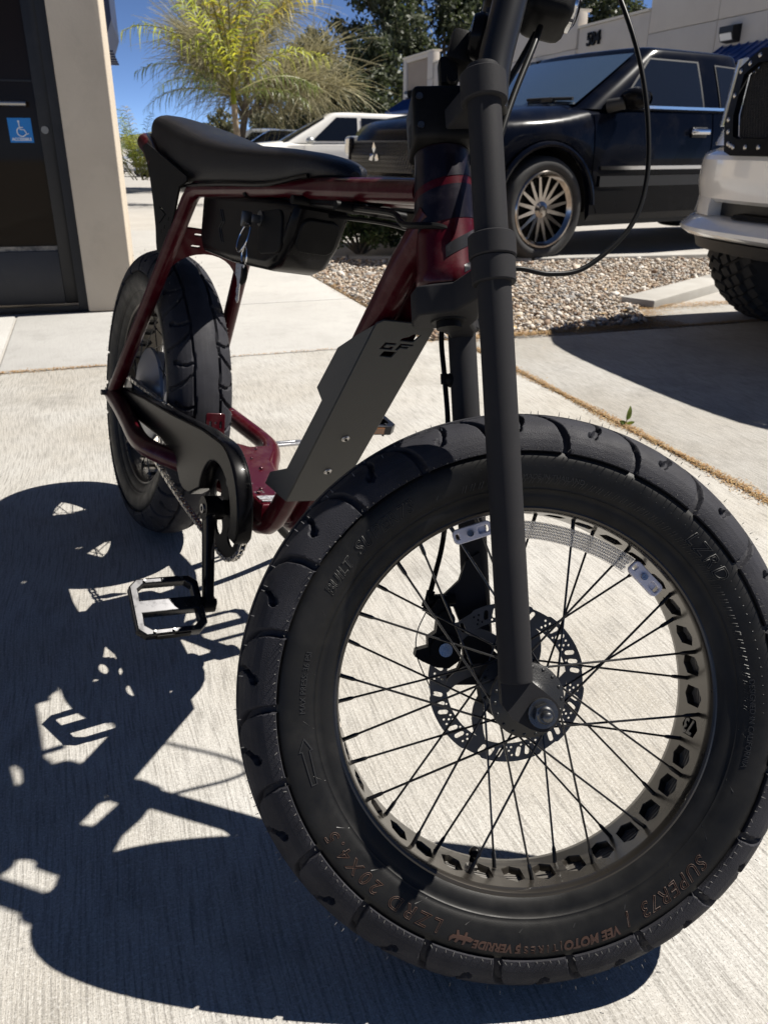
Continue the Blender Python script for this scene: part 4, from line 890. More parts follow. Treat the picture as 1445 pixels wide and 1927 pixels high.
me = curve_mesh('cog', [cg], 0.004); ob('cog', me, M_DARKST, rwheel, frame((0, -0.073, 0), (1, 0, 0), (0, 0, 1), (0, -1, 0)))

# ---------------- drivetrain
BBc = Vector((0.640, 0, 0.283))
dt_ = empty('drivetrain', None, bike)
teeth = []
for k in range(36):
    a = 2 * PI * k / 36
    for (da_, r_) in ((-.07, .0785), (-.03, .0835), (.03, .0835), (.07, .0785)): teeth.append((r_ * math.cos(a + da_), r_ * math.sin(a + da_)))
hol = [circ2(0.048 * math.cos(a), 0.048 * math.sin(a), 0.0165, 16) for a in [2 * PI * k / 5 + 0.35 for k in range(5)]]
me = curve_mesh('chainring', [teeth] + hol, 0.004, 0.0005); ob('chainring', me, M_BLK, dt_, frame(BBc + yy * -0.073, (1, 0, 0), (0, 0, 1), (0, -1, 0)))
for sg in (-1, 1):
    dirc = Vector((0.068, 0, -0.131)).normalized() * (1 if sg < 0 else -1); L_ = 0.148
    b = MB(); c0 = BBc + yy * sg * 0.104; c1 = BBc + dirc * L_ + yy * sg * 0.116
    px = dirc.cross(yy)
    rows = []
    for k in range(13):
        t = k / 12; c_ = c0.lerp(c1, t) ; wd = 0.0165 - 0.005 * t if 0 < k < 12 else 0.012; hh = 0.0075
        rows.append([c_ + px * wd * ca + yy * hh * sa_ for ca, sa_ in [(math.copysign(abs(math.cos(q)) ** .5, math.cos(q)), math.copysign(abs(math.sin(q)) ** .5, math.sin(q))) for q in [2 * PI * j / 16 for j in range(17)]]])
    b.grid(rows); b.add(rows[0][:-1], [tuple(range(16))]); b.add(rows[-1][:-1], [tuple(range(16))])
    b.cyl(c0 - yy * sg * 0.02, c0 + yy * sg * 0.009, 0.0190, 28); b.cyl(c1 - yy * .009, c1 + yy * .009, 0.0125, 24); b.cyl(BBc, c0, 0.012, 16)
    b.build('crank_arm', M_GLOSS, dt_, ang=35)
    b = MB(); b.lathe([(0.0045, 0.0), (0.0075, 0.0), (0.0075, 0.0022), (0.0045, 0.0022), (0.0045, 0.0)], 20, frame(c0 + yy * sg * 0.009, (1, 0, 0), (0, 0, 1), (0, sg, 0))); b.build('crank_bolt', M_STEEL, dt_)
    # pedal platform
    pc = BBc + dirc * (L_ - 0.002) + yy * sg * 0.178
    tilt = Euler((0, R(34) if sg < 0 else R(8), 0)).to_matrix()
    MP = frame(pc, tilt @ Vector((1, 0, 0)), yy * 1.0, tilt @ Vector((0, 0, 1)))
    outl = [(0.047, -0.040), (0.047, 0.040), (0.036, 0.052), (-0.036, 0.052), (-0.047, 0.040), (-0.047, -0.040), (-0.036, -0.052), (0.036, -0.052)]
    h1 = [(0.038, -0.030), (0.038, 0.032), (0.030, 0.041), (0.011, 0.041), (0.011, -0.040), (0.030, -0.040)]
    me = curve_mesh('pedal', [outl, h1, [(-x, y) for x, y in h1]], 0.017, 0.002, 2); fin(me, ang=40); pd = ob('pedal', me, mat('polished_black_alloy', (0.03, 0.03, 0.032), 0.28, 0.85, rvar=0.08, scale=50), dt_, MP)
    for x in (-0.0425, 0.0425):
        for y in (-0.028, 0.0, 0.028):
            b = MB(); b.T = MP; b.cyl((x, y, -0.0115), (x, y, 0.0115), 0.0021, 8); b.build('pedal_pin', M_DARKST, dt_)
    b = MB(); b.T = MP; b.cyl((0, -sg * 0.045, 0), (0, -sg * 0.075, 0), 0.006, 14); b.build('pedal_axle', M_DARKST, dt_)
    b = MB(); b.T = MP
    for x in (-0.0478, 0.0478): b.box((x, 0, 0), (0.002, 0.05, 0.011))
    b.build('pedal_reflector', M_AMBER if sg > 0 else M_BLK, dt_)
# chain: link by link along its loop
rc2 = Vector((0, 0, RC.z)); pts = []
ra, rb = 0.0825, 0.035
for k in range(17): a = R(95) - R(190) * k / 16; pts.append((BBc.x + ra * math.cos(a), BBc.z + ra * math.sin(a)))
n_ = 24
for k in range(1, n_): t = k / n_; x0, z0 = pts[16]; pts.append((x0 + (0.0 + rb * .05 - x0) * t, z0 + (rc2.z - rb - z0) * t - 0.016 * math.sin(PI * t)))
for k in range(9): a = R(-92) - R(176) * k / 8; pts.append((rb * math.cos(a), rc2.z + rb * math.sin(a)))
x0, z0 = pts[-1]; x1, z1 = pts[0]
for k in range(1, n_): t = k / n_; pts.append((x0 + (x1 - x0) * t, z0 + (z1 - z0) * t))
P = np.array(pts + [pts[0]]); d = np.r_[0, np.cumsum(np.hypot(*np.diff(P, axis=0).T))]; nl = int(d[-1] / 0.0127); b = MB()
tt_ = np.linspace(0, d[-1], nl + 1); X = np.interp(tt_, d, P[:, 0]); Z = np.interp(tt_, d, P[:, 1])
for k in range(nl):
    a_, c_ = Vector((X[k], -0.073, Z[k])), Vector((X[k + 1], -0.073, Z[k + 1])); e = (c_ - a_); L_ = e.length; e.normalize(); q = e.cross(yy)
    yo = 0.0042 if k % 2 else 0.0029
    for s_ in (-1, 1):
        oc = yy * s_ * yo; ring = [(-0.0035, 0), (-0.0015, .0040), (0.003, .0032), (L_ - 0.003, .0032), (L_ + 0.0015, .0040), (L_ + 0.0035, 0), (L_ + 0.0015, -.0040), (L_ - .003, -.0032), (0.003, -.0032), (-0.0015, -.0040)]
        A_ = [a_ + oc + e * x + q * z + yy * 0.0007 for x, z in ring]; B_ = [a_ + oc + e * x + q * z - yy * 0.0007 for x, z in ring]; m_ = len(ring)
        b.add(A_ + B_, [tuple(range(m_)), tuple(range(2 * m_ - 1, m_ - 1, -1))] + [(i, (i + 1) % m_, m_ + (i + 1) % m_, m_ + i) for i in range(m_)])
    b.cyl(a_ - yy * 0.0055, a_ + yy * 0.0055, 0.0030, 7)
b.build('chain', mat('nickel_chain', (0.50, 0.48, 0.45), 0.26, 1.0, dirt=(0.05, 0.045, 0.04), dscale=60, damt=0.5), dt_, ang=30, fix=False)
# chain guard
gpoly = [(-0.004, 0.302), (0.030, 0.326), (0.200, 0.348), (0.400, 0.368), (0.560, 0.388), (0.640, 0.392)] + [(0.640 + 0.104 * math.cos(R(t)), 0.289 + 0.104 * math.sin(R(t))) for t in range(80, -13, -9)] + [(0.735, 0.262), (0.700, 0.262)] + [(0.640 + 0.072 * math.cos(R(t)), 0.283 + 0.072 * math.sin(R(t))) for t in range(-5, 186, 12)] + [(0.520, 0.262), (0.490, 0.258), (0.468, 0.262), (0.430, 0.292), (0.340, 0.303), (0.180, 0.292), (0.030, 0.280)]
me = curve_mesh('chain_guard', [gpoly], 0.026, 0.004, 3); fin(me, ang=40); ob('chain_guard', me, M_GLOSS, dt_, frame((0, -0.084, 0), (1, 0, 0), (0, 0, 1), (0, -1, 0)))
# kickstand and foot peg on the far side
b = MB(); b.tube(spl([(0.420, 0.050, 0.270), (0.400, 0.075, 0.230), (0.362, 0.14, 0.140), (0.300, 0.232, 0.048)], 6), 0.0085, 12); b.rbox((0.300, 0.235, 0.045), (0.05, 0.03, 0.012), 0.004); b.rbox((0.43, 0.05, 0.262), (0.06, 0.05, 0.03), 0.005); b.build('kickstand', M_BLK, bike)
me = curve_mesh('foot_peg', [slot2(0, 0, 0.078, 0.011, 0), slot2(0.008, 0, 0.036, 0.0035, 0)], 0.006, 0.001); ob('foot_peg', me, M_ALU, bike, frame((0.300, 0.172, 0.285), (-0.25, 0.97, 0), (-0.97, -0.25, 0), (0, 0, 1)))

# ---------------- keys hanging from the battery lock (their own thing)
WB = bike.matrix_local.copy()
keys = empty('key_ring', WB @ Matrix.Translation((0.587, -0.050, 0.712)))
tag(keys, 'bunch of keys with round black fob hanging from the battery lock', 'keys')
kz = Vector((0, 0, -1))
b = MB(); b.rbox((0.0, -0.004, 0.002), (0.003, 0.014, 0.012), 0.001); b.rbox((0.0, -0.018, 0.0), (0.004, 0.016, 0.022), 0.002); b.build('inserted_key', M_DARKST, keys)
b = MB(); b.tube([(0.006 + 0.017 * math.cos(a), -0.022 + 0.006 * math.sin(a * 1), -0.026 + 0.020 * math.sin(a)) for a in [2 * PI * k / 26 for k in range(26)]], 0.0013, 8, closed=True); b.build('split_ring', M_CHROME, keys)
b = MB(); b.tube([(0.022 + 0.010 * math.cos(a), -0.024, -0.050 + 0.013 * math.sin(a)) for a in [2 * PI * k / 20 for k in range(20)]], 0.0011, 8, closed=True); b.build('small_ring', M_CHROME, keys)
b = MB(); b.lathe([(0, .004), (0.014, .004), (0.0165, .001), (0.0165, -.001), (0.014, -.004), (0, -.004)], 26, frame((0.018, -0.024, -0.076), (1, 0, 0), (0, 0, 1), (0, -1, 0))); b.build('key_fob', M_BLK, keys)
b = MB(); b.prism([(-0.010, 0.0), (0.010, 0.0), (0.011, -0.016), (0.004, -0.020), (0.004, -0.052), (0.001, -0.056), (-0.004, -0.050), (-0.002, -0.044), (-0.004, -0.038), (-0.002, -0.032), (-0.004, -0.022), (-0.010, -0.016)], -0.001, 0.001, frame((0.020, -0.028, -0.062), (0.97, 0.2, 0), (0, 0, 1), (0.2, -0.97, 0))); b.build('key', M_STEEL, keys, smooth=False)
# ------------------------------------------------------------------ storefront at the left
M_STUC = mat('beige_painted_stucco', (0.50, 0.435, 0.345), 0.85, c2=(0.46, 0.395, 0.31), scale=3, bump=0.7, bscale=70, dirt=(0.30, 0.26, 0.21), dscale=5, damt=0.35)
M_BRZ = mat('dark_bronze_aluminium', (0.012, 0.012, 0.013), 0.42, 0.4, dirt=(0.07, 0.065, 0.06), dscale=9, damt=0.15)
M_KICK = mat('worn_kick_panel', (0.035, 0.035, 0.037), 0.5, 0.4, c2=(0.028, 0.028, 0.03), scale=6, dirt=(0.10, 0.095, 0.09), dscale=12, damt=0.2)
M_GLASS = mat('tinted_door_glass', (0.014, 0.0095, 0.006), 0.03, spec=0.10)
M_NAVY = mat('navy_painted_metal', (0.012, 0.025, 0.075), 0.45, c2=(0.016, 0.032, 0.09), scale=3)
M_BLUE = mat('accessible_sign_blue', (0.0, 0.16, 0.48), 0.4)
sa_ = R(14.5); W0 = AB(0.172, 4.590)
MSF = Matrix.Translation(W0) @ Matrix.Rotation(sa_, 4, 'Z')
sf = tag(empty('storefront', MSF), 'beige stucco shopfront with a dark glass door at the left edge', 'building')
b = MB(); b.rbox((-0.119, 0.30, 2.1), (0.238, 0.60, 4.2), 0.009, 3); b.build('pillar', M_STUC, sf, ang=25)
b = MB(); b.box((-4.9, 4.6, 2.1), (7.6, 7.8, 4.2)); b.box((-4.0, 0.35, 3.75), (7.5, 0.68, 0.9)); b.build('wall', M_STUC, sf, smooth=False)
b = MB(); b.box((-4.1, 4.2, 4.27), (8.6, 9.0, 0.14)); b.build('roof', M_STUC, sf, smooth=False)
b = MB(); b.box((-0.2645, 0.12, 1.62), (0.049, 0.11, 3.26)); b.box((-1.335, 0.12, 1.62), (0.05, 0.11, 3.26)); b.box((-0.80, 0.12, 2.30), (1.02, 0.11, 0.10)); b.box((-0.80, 0.12, 3.28), (1.02, 0.11, 0.06)); b.box((-0.8, 0.125, 0.012), (1.02, 0.13, 0.024)); b.build('door_frame', M_BRZ, sf, smooth=False)
b = MB(); b.box((-0.80, 0.14, 2.80), (1.02, 0.012, 0.90)); b.build('transom_glass', M_GLASS, sf, smooth=False)
door = empty('door', None, sf)
b = MB(); b.rbox((-0.3230, 0.125, 1.13), (0.066, 0.045, 2.20), 0.003); b.rbox((-1.275, 0.125, 1.13), (0.066, 0.045, 2.2), 0.003); b.rbox((-0.799, 0.125, 2.19), (0.884, 0.044, 0.08), 0.003); b.build('door_stile', M_BRZ, door)
b = MB(); b.rbox((-0.799, 0.125, 0.165), (0.884, 0.044, 0.270), 0.003); b.build('kick_panel', M_KICK, door)
b = MB(); b.box((-0.799, 0.128, 1.225), (0.884, 0.010, 1.85)); b.build('door_glass', M_GLASS, door, smooth=False)
b = MB(); b.box((-0.80, 0.119, 0.312), (0.884, 0.012, 0.024)); b.build('glazing_bead', mat('dusty_glazing_bead', (0.22, 0.20, 0.17), 0.6, c2=(0.05, 0.05, 0.05), scale=40), door, smooth=False)
b = MB(); b.tube([(-1.20, 0.060, 0.985), (-0.395, 0.060, 0.985)], 0.0125, 14); b.cyl((-0.41, 0.060, 0.985), (-0.41, 0.105, 0.985), 0.008, 10); b.cyl((-1.19, 0.06, 0.985), (-1.19, 0.105, 0.985), 0.008, 10); b.build('pull_bar', mat('brushed_pull_bar', (0.30, 0.29, 0.28), 0.35, 1.0), door)
b = MB(); b.box((-0.799, 0.121, 1.085), (0.884, 0.006, 0.008)); b.build('muntin', M_BRZ, door, smooth=False)
b = MB(); b.cyl((-0.330, 0.1035, 0.870), (-0.330, 0.092, 0.870), 0.0175, 24); b.build('lock_cylinder', mat('dull_lock_nickel', (0.20, 0.19, 0.17), 0.4, 0.9), door)
b = MB(); b.box((-0.4455, 0.1215, 0.868), (0.108, 0.002, 0.110)); stk = b.build('access_sticker', M_BLUE, door, smooth=False)
MSK = frame((-0.4455, 0.1200, 0.868), (1, 0, 0), (0, 0, 1), (0, -1, 0))
me = text_mesh('sticker_word', 'ACCESSIBLE', 0.0185, 0.0002, 0, 0.0004, 0, 'CENTER', 0.94); xform(me, lambda c: np.array([tuple(MSK @ Vector((x * 0.98, y - 0.046, z))) for x, y, z in c])); ob('sticker_word', me, M_WHITE, door)
b = MB(); b.T = MSK
b.tube([(0.004 + 0.021 * math.cos(R(t)), -0.006 + 0.021 * math.sin(R(t)), 0.0004) for t in range(118, 343, 15)], 0.0024, 6)
b.tube([(-0.004, 0.036, 0.0004), (-0.003, 0.022, 0.0004), (-0.001, 0.004, 0.0004), (0.017, 0.003, 0.0004), (0.027, -0.017, 0.0004), (0.036, -0.014, 0.0004)], 0.0023, 6); b.tube([(-0.002, 0.013, 0.0004), (0.012, 0.013, 0.0004)], 0.0020, 6); b.sphere((-0.004, 0.040, 0.0004), 0.0046, 12, 6, (1, 1, .3)); b.build('wheelchair_symbol', M_WHITE, door)
# canopy further along the side of the building
aw = Matrix.Translation(Vector((-2.16, 7.4, 1.50))) @ Matrix.Rotation(sa_, 4, 'Z')
cn = empty('metal_canopy', MSF.inverted() @ aw, sf)
b = MB(); b.prism([(0.0, 0.20), (0.0, 1.0), (-1.5, 1.0), (-1.5, 0.0), (-0.085, 0.0)], 0, 1.6, frame((0, 0, 0), (1, 0, 0), (0, 0, 1), (0, 1, 0))); b.build('canopy_box', M_NAVY, cn, smooth=False)
b = MB()
for k in range(6): b.box((-0.75, 0.2 + k * .24, -0.006), (1.46, .05, .016))
b.build('canopy_slat', M_NAVY, cn, smooth=False)
b = MB(); b.box((0.006, 0.8, 0.60), (0.016, 1.62, 0.04)); b.build('canopy_trim', M_NAVY, cn, smooth=False)

# ------------------------------------------------------------------ the long building across the lot
F5 = Vector((-0.284, 0.959, 0)).normalized(); N5 = Vector((-F5.y, F5.x, 0)); P5 = Vector((6.69, 30.0, 0))
ML = frame(P5, F5, Vector((0.959, 0.284, 0)).normalized(), (0, 0, 1))   # x along the facade (away), y into the building, z up
ML = frame(P5, F5, -N5, (0, 0, 1))
M_TILT = mat('pale_tan_tiltup_panel', (0.54, 0.495, 0.435), 0.85, c2=(0.50, 0.455, 0.40), scale=0.6, bump=0.4, bscale=30, dirt=(0.42, 0.37, 0.31), dscale=0.9, damt=0.3)
M_TAN = mat('brown_tan_panel', (0.30, 0.245, 0.19), 0.85, c2=(0.28, 0.225, 0.175), scale=.8, bump=0.4, bscale=30)
M_TRIM = mat('cream_parapet_cap', (0.62, 0.57, 0.48), 0.8)
lb = tag(empty('long_building', ML), 'long tan commercial building numbered 504 with stepped parapet', 'building')
zb_ = -1.2
def panel(t0, t1, top, m=M_TILT, y=0.0, z0=zb_, name='wall_panel', th=0.35):
    g = 0.02; q = MB(); q.rbox(((t0 + t1) / 2, y + th / 2, (z0 + top) / 2), (t1 - t0 - g, th, top - z0), 0.015, 2); return q.build(name, m, lb, ang=25)
for (t0, t1, top) in ((-16, -10.6, 5.1), (-10.6, -6.2, 5.1), (-6.2, -3.06, 5.1), (-3.06, 1.1, 4.33), (1.1, 2.2, 4.86), (2.2, 6.6, 4.82), (6.6, 7.2, 4.82), (7.2, 11.3, 4.42), (11.3, 15.4, 4.42), (15.4, 16.2, 4.95)):
    # each panel poured in three lifts with a reveal between them
    zs = [zb_, 2.45, 3.40, top] if top < 4.5 else [zb_, 2.45, 3.75, top]
    for z0, z1 in zip(zs[:-1], zs[1:]): panel(t0, t1, z1 - 0.012, M_TILT, 0.0 if t1 - t0 > 1.2 else -0.06, z0)
for z0, z1 in ((zb_, 3.0), (3.02, 4.72)): panel(16.2, 19.75, z1, M_TAN, 0.10, z0)
panel(16.2, 19.75, 4.95, M_TILT, 0.0, 4.74); panel(19.75, 20.3, 4.95, M_TILT, 0.0)
q = MB(); q.box((2.0, 7.4, 1.45), (36.4, 14, 5.2)); q.build('main_block', M_TILT, lb, smooth=False)
q = MB()
for (t0, t1, top) in ((-16, -3.06, 5.1), (-3.06, 1.1, 4.33), (1.1, 7.2, 4.84), (7.2, 15.4, 4.42), (15.4, 20.3, 4.95)): q.box(((t0 + t1) / 2, 0.17, top + 0.03), (t1 - t0, 0.46, 0.07))
q.build('parapet_cap', M_TRIM, lb, smooth=False)
me = text_mesh('house_number', '504', 0.53, 0.03, 0, 0.012); xform(me, lambda c: np.stack([-c[:, 0] * 1.05, -0.05 - c[:, 2], c[:, 1] + 3.76], 1)); ob('house_number', me, M_BLK, lb)
# one blue awning per entrance
def awning(t0, t1, z0, z1, d):
    a_ = empty('blue_awning', None, lb); q = MB(); q.prism([(0, z0), (-d, z0), (-d, z0 + 0.12), (-0.02, z1), (0, z1)], t0, t1, frame((0, 0, 0), (0, 1, 0), (0, 0, 1), (1, 0, 0))); q.build('awning_cover', M_AWN, a_, smooth=False)
    q = MB(); n = int((t1 - t0) / 0.3); sl_ = Vector((0, -d + .02, z0 + .12 - z1)); L_ = sl_.length; ang = math.atan2(z1 - z0 - .12, d - .02)
    for k in range(n + 1): t = t0 + (t1 - t0) * k / n; q.tube([(t, -0.02, z1 + .02), (t, -d, z0 + .14)], 0.022, 5)
    q.build('standing_seam', M_AWN, a_, smooth=False)
M_AWN = mat('blue_sheet_metal', (0.012, 0.05, 0.19), 0.4, c2=(0.016, 0.06, 0.22), scale=2)
awning(15.9, 20.0, 2.25, 3.0, 1.1); awning(1.4, 6.9, 2.30, 3.15, 1.1); awning(-9.8, -6.6, 2.35, 3.1, 1.0)
for (t, z) in ((-6.95, 3.36), (3.85, 3.40), (19.0, 3.22)):
    q = MB(); q.prism([(0, 0.20), (-0.26, 0.16), (-0.26, 0.02), (-0.20, -0.16), (0, -0.20)], -0.26, 0.26, frame((t, -0.005, z), (0, 1, 0), (0, 0, 1), (1, 0, 0))); lp = q.build('wall_lamp', M_BRZ, lb, smooth=False)
    q = MB(); q.prism([(-0.265, 0.0), (-0.21, -0.15), (-0.20, -0.15), (-0.255, 0.0)], -0.22, 0.22, frame((t, -0.01, z), (0, 1, 0), (0, 0, 1), (1, 0, 0))); q.build('lamp_lens', mat('frosted_lamp_lens', (0.7, 0.7, 0.68), 0.3), lp, smooth=False)
for t in (9.0, 13.2):                           # arched niches beside the awning
    pts = [(-0.55, 0), (0.55, 0)] + [(0.55 * math.cos(R(a)), 2.0 + 0.55 * math.sin(R(a))) for a in range(0, 181, 15)]
    q = MB(); q.prism(pts, 0, 0.05, frame((t, -0.052, 1.6), (1, 0, 0), (0, 0, 1), (0, 1, 0))); q.build('arched_niche', M_TAN, lb, smooth=False)
for t in (17.6, 4.0, -8.2):
    q = MB(); q.box((t, -0.02, 0.75), (2.2, 0.06, 2.6)); q.build('shop_window', M_GLASS, lb, smooth=False)

# ------------------------------------------------------------------ far hills
M_HILL = mat('chaparral_hill', (0.075, 0.095, 0.05), 0.95, c2=(0.13, 0.125, 0.075), scale=0.05, detail=6)
rg = np.random.default_rng(2); q = MB(); rows = []
for i in range(9):
    row = []
    for j in range(90):
        x = -420 + j * 9.0; h = 9.0 + 3.5 * math.sin(x * .017 + 1.0) + 2.2 * math.sin(x * .05) + 1.1 * math.sin(x * .13 + 2)
        t = i / 8; row.append((x, 300 + 120 * t, -3.5 + h * math.sin(t * PI / 2) + float(rg.normal(0, .25))))
    rows.append(row)
q.grid(rows); struct(q.build('hills', M_HILL, ang=0))
# ------------------------------------------------------------------ vehicles
M_CBLK = mat('black_car_paint', (0.002, 0.003, 0.007), 0.22, spec=0.05, coat=0.15, coat_rough=0.04, dirt=(0.06, 0.055, 0.05), dscale=5, damt=0.10)
M_CWHT = mat('white_car_paint', (0.82, 0.80, 0.755), 0.25, coat=1.0, coat_rough=0.05, dirt=(0.45, 0.40, 0.33), dscale=3, damt=0.18)
M_CGRY = mat('dark_grey_car_paint', (0.035, 0.038, 0.045), 0.28, 0.4, coat=1.0)
M_CSIL = mat('silver_car_paint', (0.42, 0.43, 0.43), 0.3, 0.5, coat=1.0)
M_CGL = mat('tinted_car_glass', (0.007, 0.009, 0.014), 0.025, spec=0.6)
M_WSG = mat('windshield_glass', (0.035, 0.055, 0.080), 0.02, spec=1.0, coat=1.0)  # blue of the reflected sky put into the base colour
M_TYR = mat('car_tyre_rubber', (0.018, 0.018, 0.018), 0.7, c2=(0.026, 0.025, 0.024), scale=20)
M_DARK = mat('black_trim_plastic', (0.010, 0.010, 0.010), 0.55)
M_RIMC = mat('bright_alloy_wheel', (0.42, 0.385, 0.36), 0.14, 1.0, c2=(0.32, 0.29, 0.27), scale=9)
M_HLAMP = mat('headlamp_glass', (0.40, 0.42, 0.45), 0.05, 0.2, coat=1.0)
M_TLAMP = mat('tail_lamp_red', (0.25, 0.01, 0.01), 0.15, coat=1.0)
def vehicle(name, label, cat, M, P, group=None):
    """P: nose, tail, sill, belt, roof, hw (half width), wb, rw (wheel radius), hood profile [(x, z)], cab side outline"""
    root = tag(empty(name, M), label, cat, group); far = P.get('far', False)
    hw_ = P['hw']; xf, xr = P['nose'], P['tail']; wr = P['rw']; ar = P.get('arch', wr * 1.13); sill = P['sill']; axles = (P.get('ax0', 0.0), -P['wb'])
    HX, HZ = zip(*sorted(P['top']))
    BX, BZ = zip(*sorted(P['beltl']))
    def width(x):
        w_ = hw_; t = max(0, (x - (xf - 0.55)) / 0.55); w_ -= P.get('ntap', .16) * t * t; t = max(0, ((xr + 0.4) - x) / 0.4); w_ -= .07 * t * t
        return w_
    def flare(x): return sum(P.get('flare', .02) * math.exp(-((x - a_) / (ar * .95)) ** 4) for a_ in axles)
    def zlow(x):
        z = sill + max(0, (x - (xf - 0.5)) * P.get('chin', .12)) + max(0, (xr + .7 - x) * .12)
        for a_ in axles:
            d = abs(x - a_)
            if d < ar: z = max(z, wr * 0.98 + math.sqrt(ar * ar - d * d))
        return z
    def sect(x):
        w_ = width(x); zl, zbl, zt_ = zlow(x), float(np.interp(x, BX, BZ)), float(np.interp(x, HX, HZ)); fl_ = flare(x); zb2 = max(zbl, zl + .06)
        pts = [(w_ - .05 + fl_, zl), (w_ - .012 + fl_, zl + .05 * min(1, (zb2 - zl) / .3))]
        for t, o in ((.35, 0), (.6, .004), (.82, -.008)): pts.append((w_ + o + fl_ * (1 - t) * 1.1, zl + (zb2 - zl) * t))
        pts += [(w_ - .035, zb2 - .01), (w_ - .075, zb2 + .25 * (zt_ - zb2)), (w_ * .80, zb2 + .75 * (zt_ - zb2)), (w_ * .55, zb2 + .93 * (zt_ - zb2)), (w_ * .28, zt_), (0, zt_ + .003)]
        return pts
    xs = list(np.linspace(xr, xf, 60 if far else 130))
    for a_ in axles: xs += [a_ + ar * math.cos(R(t)) * .999 for t in range(0, 181, 12 if not far else 30)]
    xs = sorted(set(round(x, 4) for x in xs)); rows = []
    nb_ = P.get('bow', .16)
    def bow(x, y): return x - (nb_ * (abs(y) / hw_) ** 2.5 * max(0, (x - (xf - .6)) / .6) ** 1.5) + (.06 * (abs(y) / hw_) ** 3 * max(0, (xr + .4 - x) / .4))
    for x in xs:
        s_ = sect(x); full = [(y, z) for y, z in s_] + [(-y, z) for y, z in s_[::-1][1:]]; rows.append([(bow(x, y), y, z) for y, z in full])
    q = MB(); q.grid(rows); n = len(rows[0])
    for rw_ in (rows[0], rows[-1]):
        c_ = Vector((rw_[0][0], 0, (rw_[0][2] + rw_[n // 2][2]) / 2)); q.add(list(rw_) + [(rw_[n // 2][0], 0, (rw_[0][2] + rw_[n // 2][2]) * .5)], [(i, i + 1, n) for i in range(n - 1)] + [(n - 1, 0, n)])
    body = q.build('body', P['paint'], root, ang=32)
    q = MB(); q.box(((xf + xr) / 2 - .05, 0, (sill + .42) / 2 + .06), (xf - xr - .5, hw_ * 1.30, .40 if not far else .3)); q.build('underbody', M_DARK, root, smooth=False)
    # greenhouse
    A0, A1, B1, B0 = P['cab']                     # windshield base, roof front, roof rear, rear base  (x, z)
    wB, wR = hw_ * P.get('gb', .95), hw_ * P.get('gr', .77)
    def gx(t, e): return (A0[0] + (A1[0] - A0[0]) * t) if e > 0 else (B0[0] + (B1[0] - B0[0]) * t)
    def gz(t, e): return (A0[1] + (A1[1] - A0[1]) * t) if e > 0 else (B0[1] + (B1[1] - B0[1]) * t)
    def gw(t): return wB + (wR - wB) * t ** 1.15
    def ring(t, sc=1.0, dz=0.0):
        x1, x0, w_ = gx(t, 1), gx(t, -1), gw(t); cx_, hx = (x1 + x0) / 2, (x1 - x0) / 2; out = []
        for k in range(64):
            a = 2 * PI * k / 64; ca, sn_ = math.cos(a), math.sin(a); e1 = .24
            u = math.copysign(abs(ca) ** e1, ca); v = math.copysign(abs(sn_) ** .30, sn_); fx = (u + 1) / 2
            z = (gz(t, 1) * fx + gz(t, -1) * (1 - fx)); xx = cx_ + hx * u * sc
            xx -= (.10 * (1 - t * .4)) * (abs(v)) ** 2 * (1 if u > 0 else -.3) * abs(u) ** 6
            out.append((xx, w_ * v * sc, z + dz))
        return out
    q = MB(); tl = [0, .2, .4, .6, .8, .92, 1.0]; R_ = [ring(t) for t in tl] + [ring(1.0, .97, .018), ring(1.0, .86, .034), ring(1.0, .6, .046), ring(1.0, .25, .052)]
    R_ = [r_ + [r_[0]] for r_ in R_]; q.grid(R_); q.add(ring(1.0, .25, .052), [tuple(range(64))])
    q.build('cab_roof', P['paint'], root, ang=40)
    def side(x, z, off=0.0):
        t = max(0, min(1, (z - A0[1]) / (A1[1] - A0[1]))); return gw(t) + off
    def pane(name, c4, sg, m, off=.006, n=8):
        (a, b_, c_, d_) = c4; q = MB(); rows = []
        for i in range(n + 1):
            u = i / n; lo = (a[0] + (b_[0] - a[0]) * u, a[1] + (b_[1] - a[1]) * u); hi = (d_[0] + (c_[0] - d_[0]) * u, d_[1] + (c_[1] - d_[1]) * u); row = []
            for j in range(n + 1): v = j / n; x, z = lo[0] + (hi[0] - lo[0]) * v, lo[1] + (hi[1] - lo[1]) * v; row.append((x, sg * side(x, z, off), z))
            rows.append(row)
        q.grid(rows); return q.build(name, m, root)
    for sg in (1, -1):
        for wname, c4 in P['panes']: 
            if P.get('seal'):
                cx_ = sum(p[0] for p in c4) / 4; cz_ = sum(p[1] for p in c4) / 4; pane('window_seal', [(cx_ + (p[0] - cx_) * 1.06, cz_ + (p[1] - cz_) * 1.07) for p in c4], sg, M_DARK, .003)
            pane(wname, c4, sg, M_CGL)
    # windshield and rear window
    for nm, e, m in (('windshield', 1, M_WSG), ('rear_window', -1, M_CGL)):
        q = MB(); rows = []
        for i in range(9):
            t = .06 + .88 * i / 8; row = []
            for j in range(13):
                v = -1 + 2 * j / 12; y = gw(t) * .90 * v; row.append((gx(t, e) + e * .008 - (.10 * (1 - t * .4)) * (abs(v) * .9) ** 2 * (1 if e > 0 else -.3) , y, gz(t, e) + .006))
            rows.append(row)
        q.grid(rows); q.build(nm, m, root)
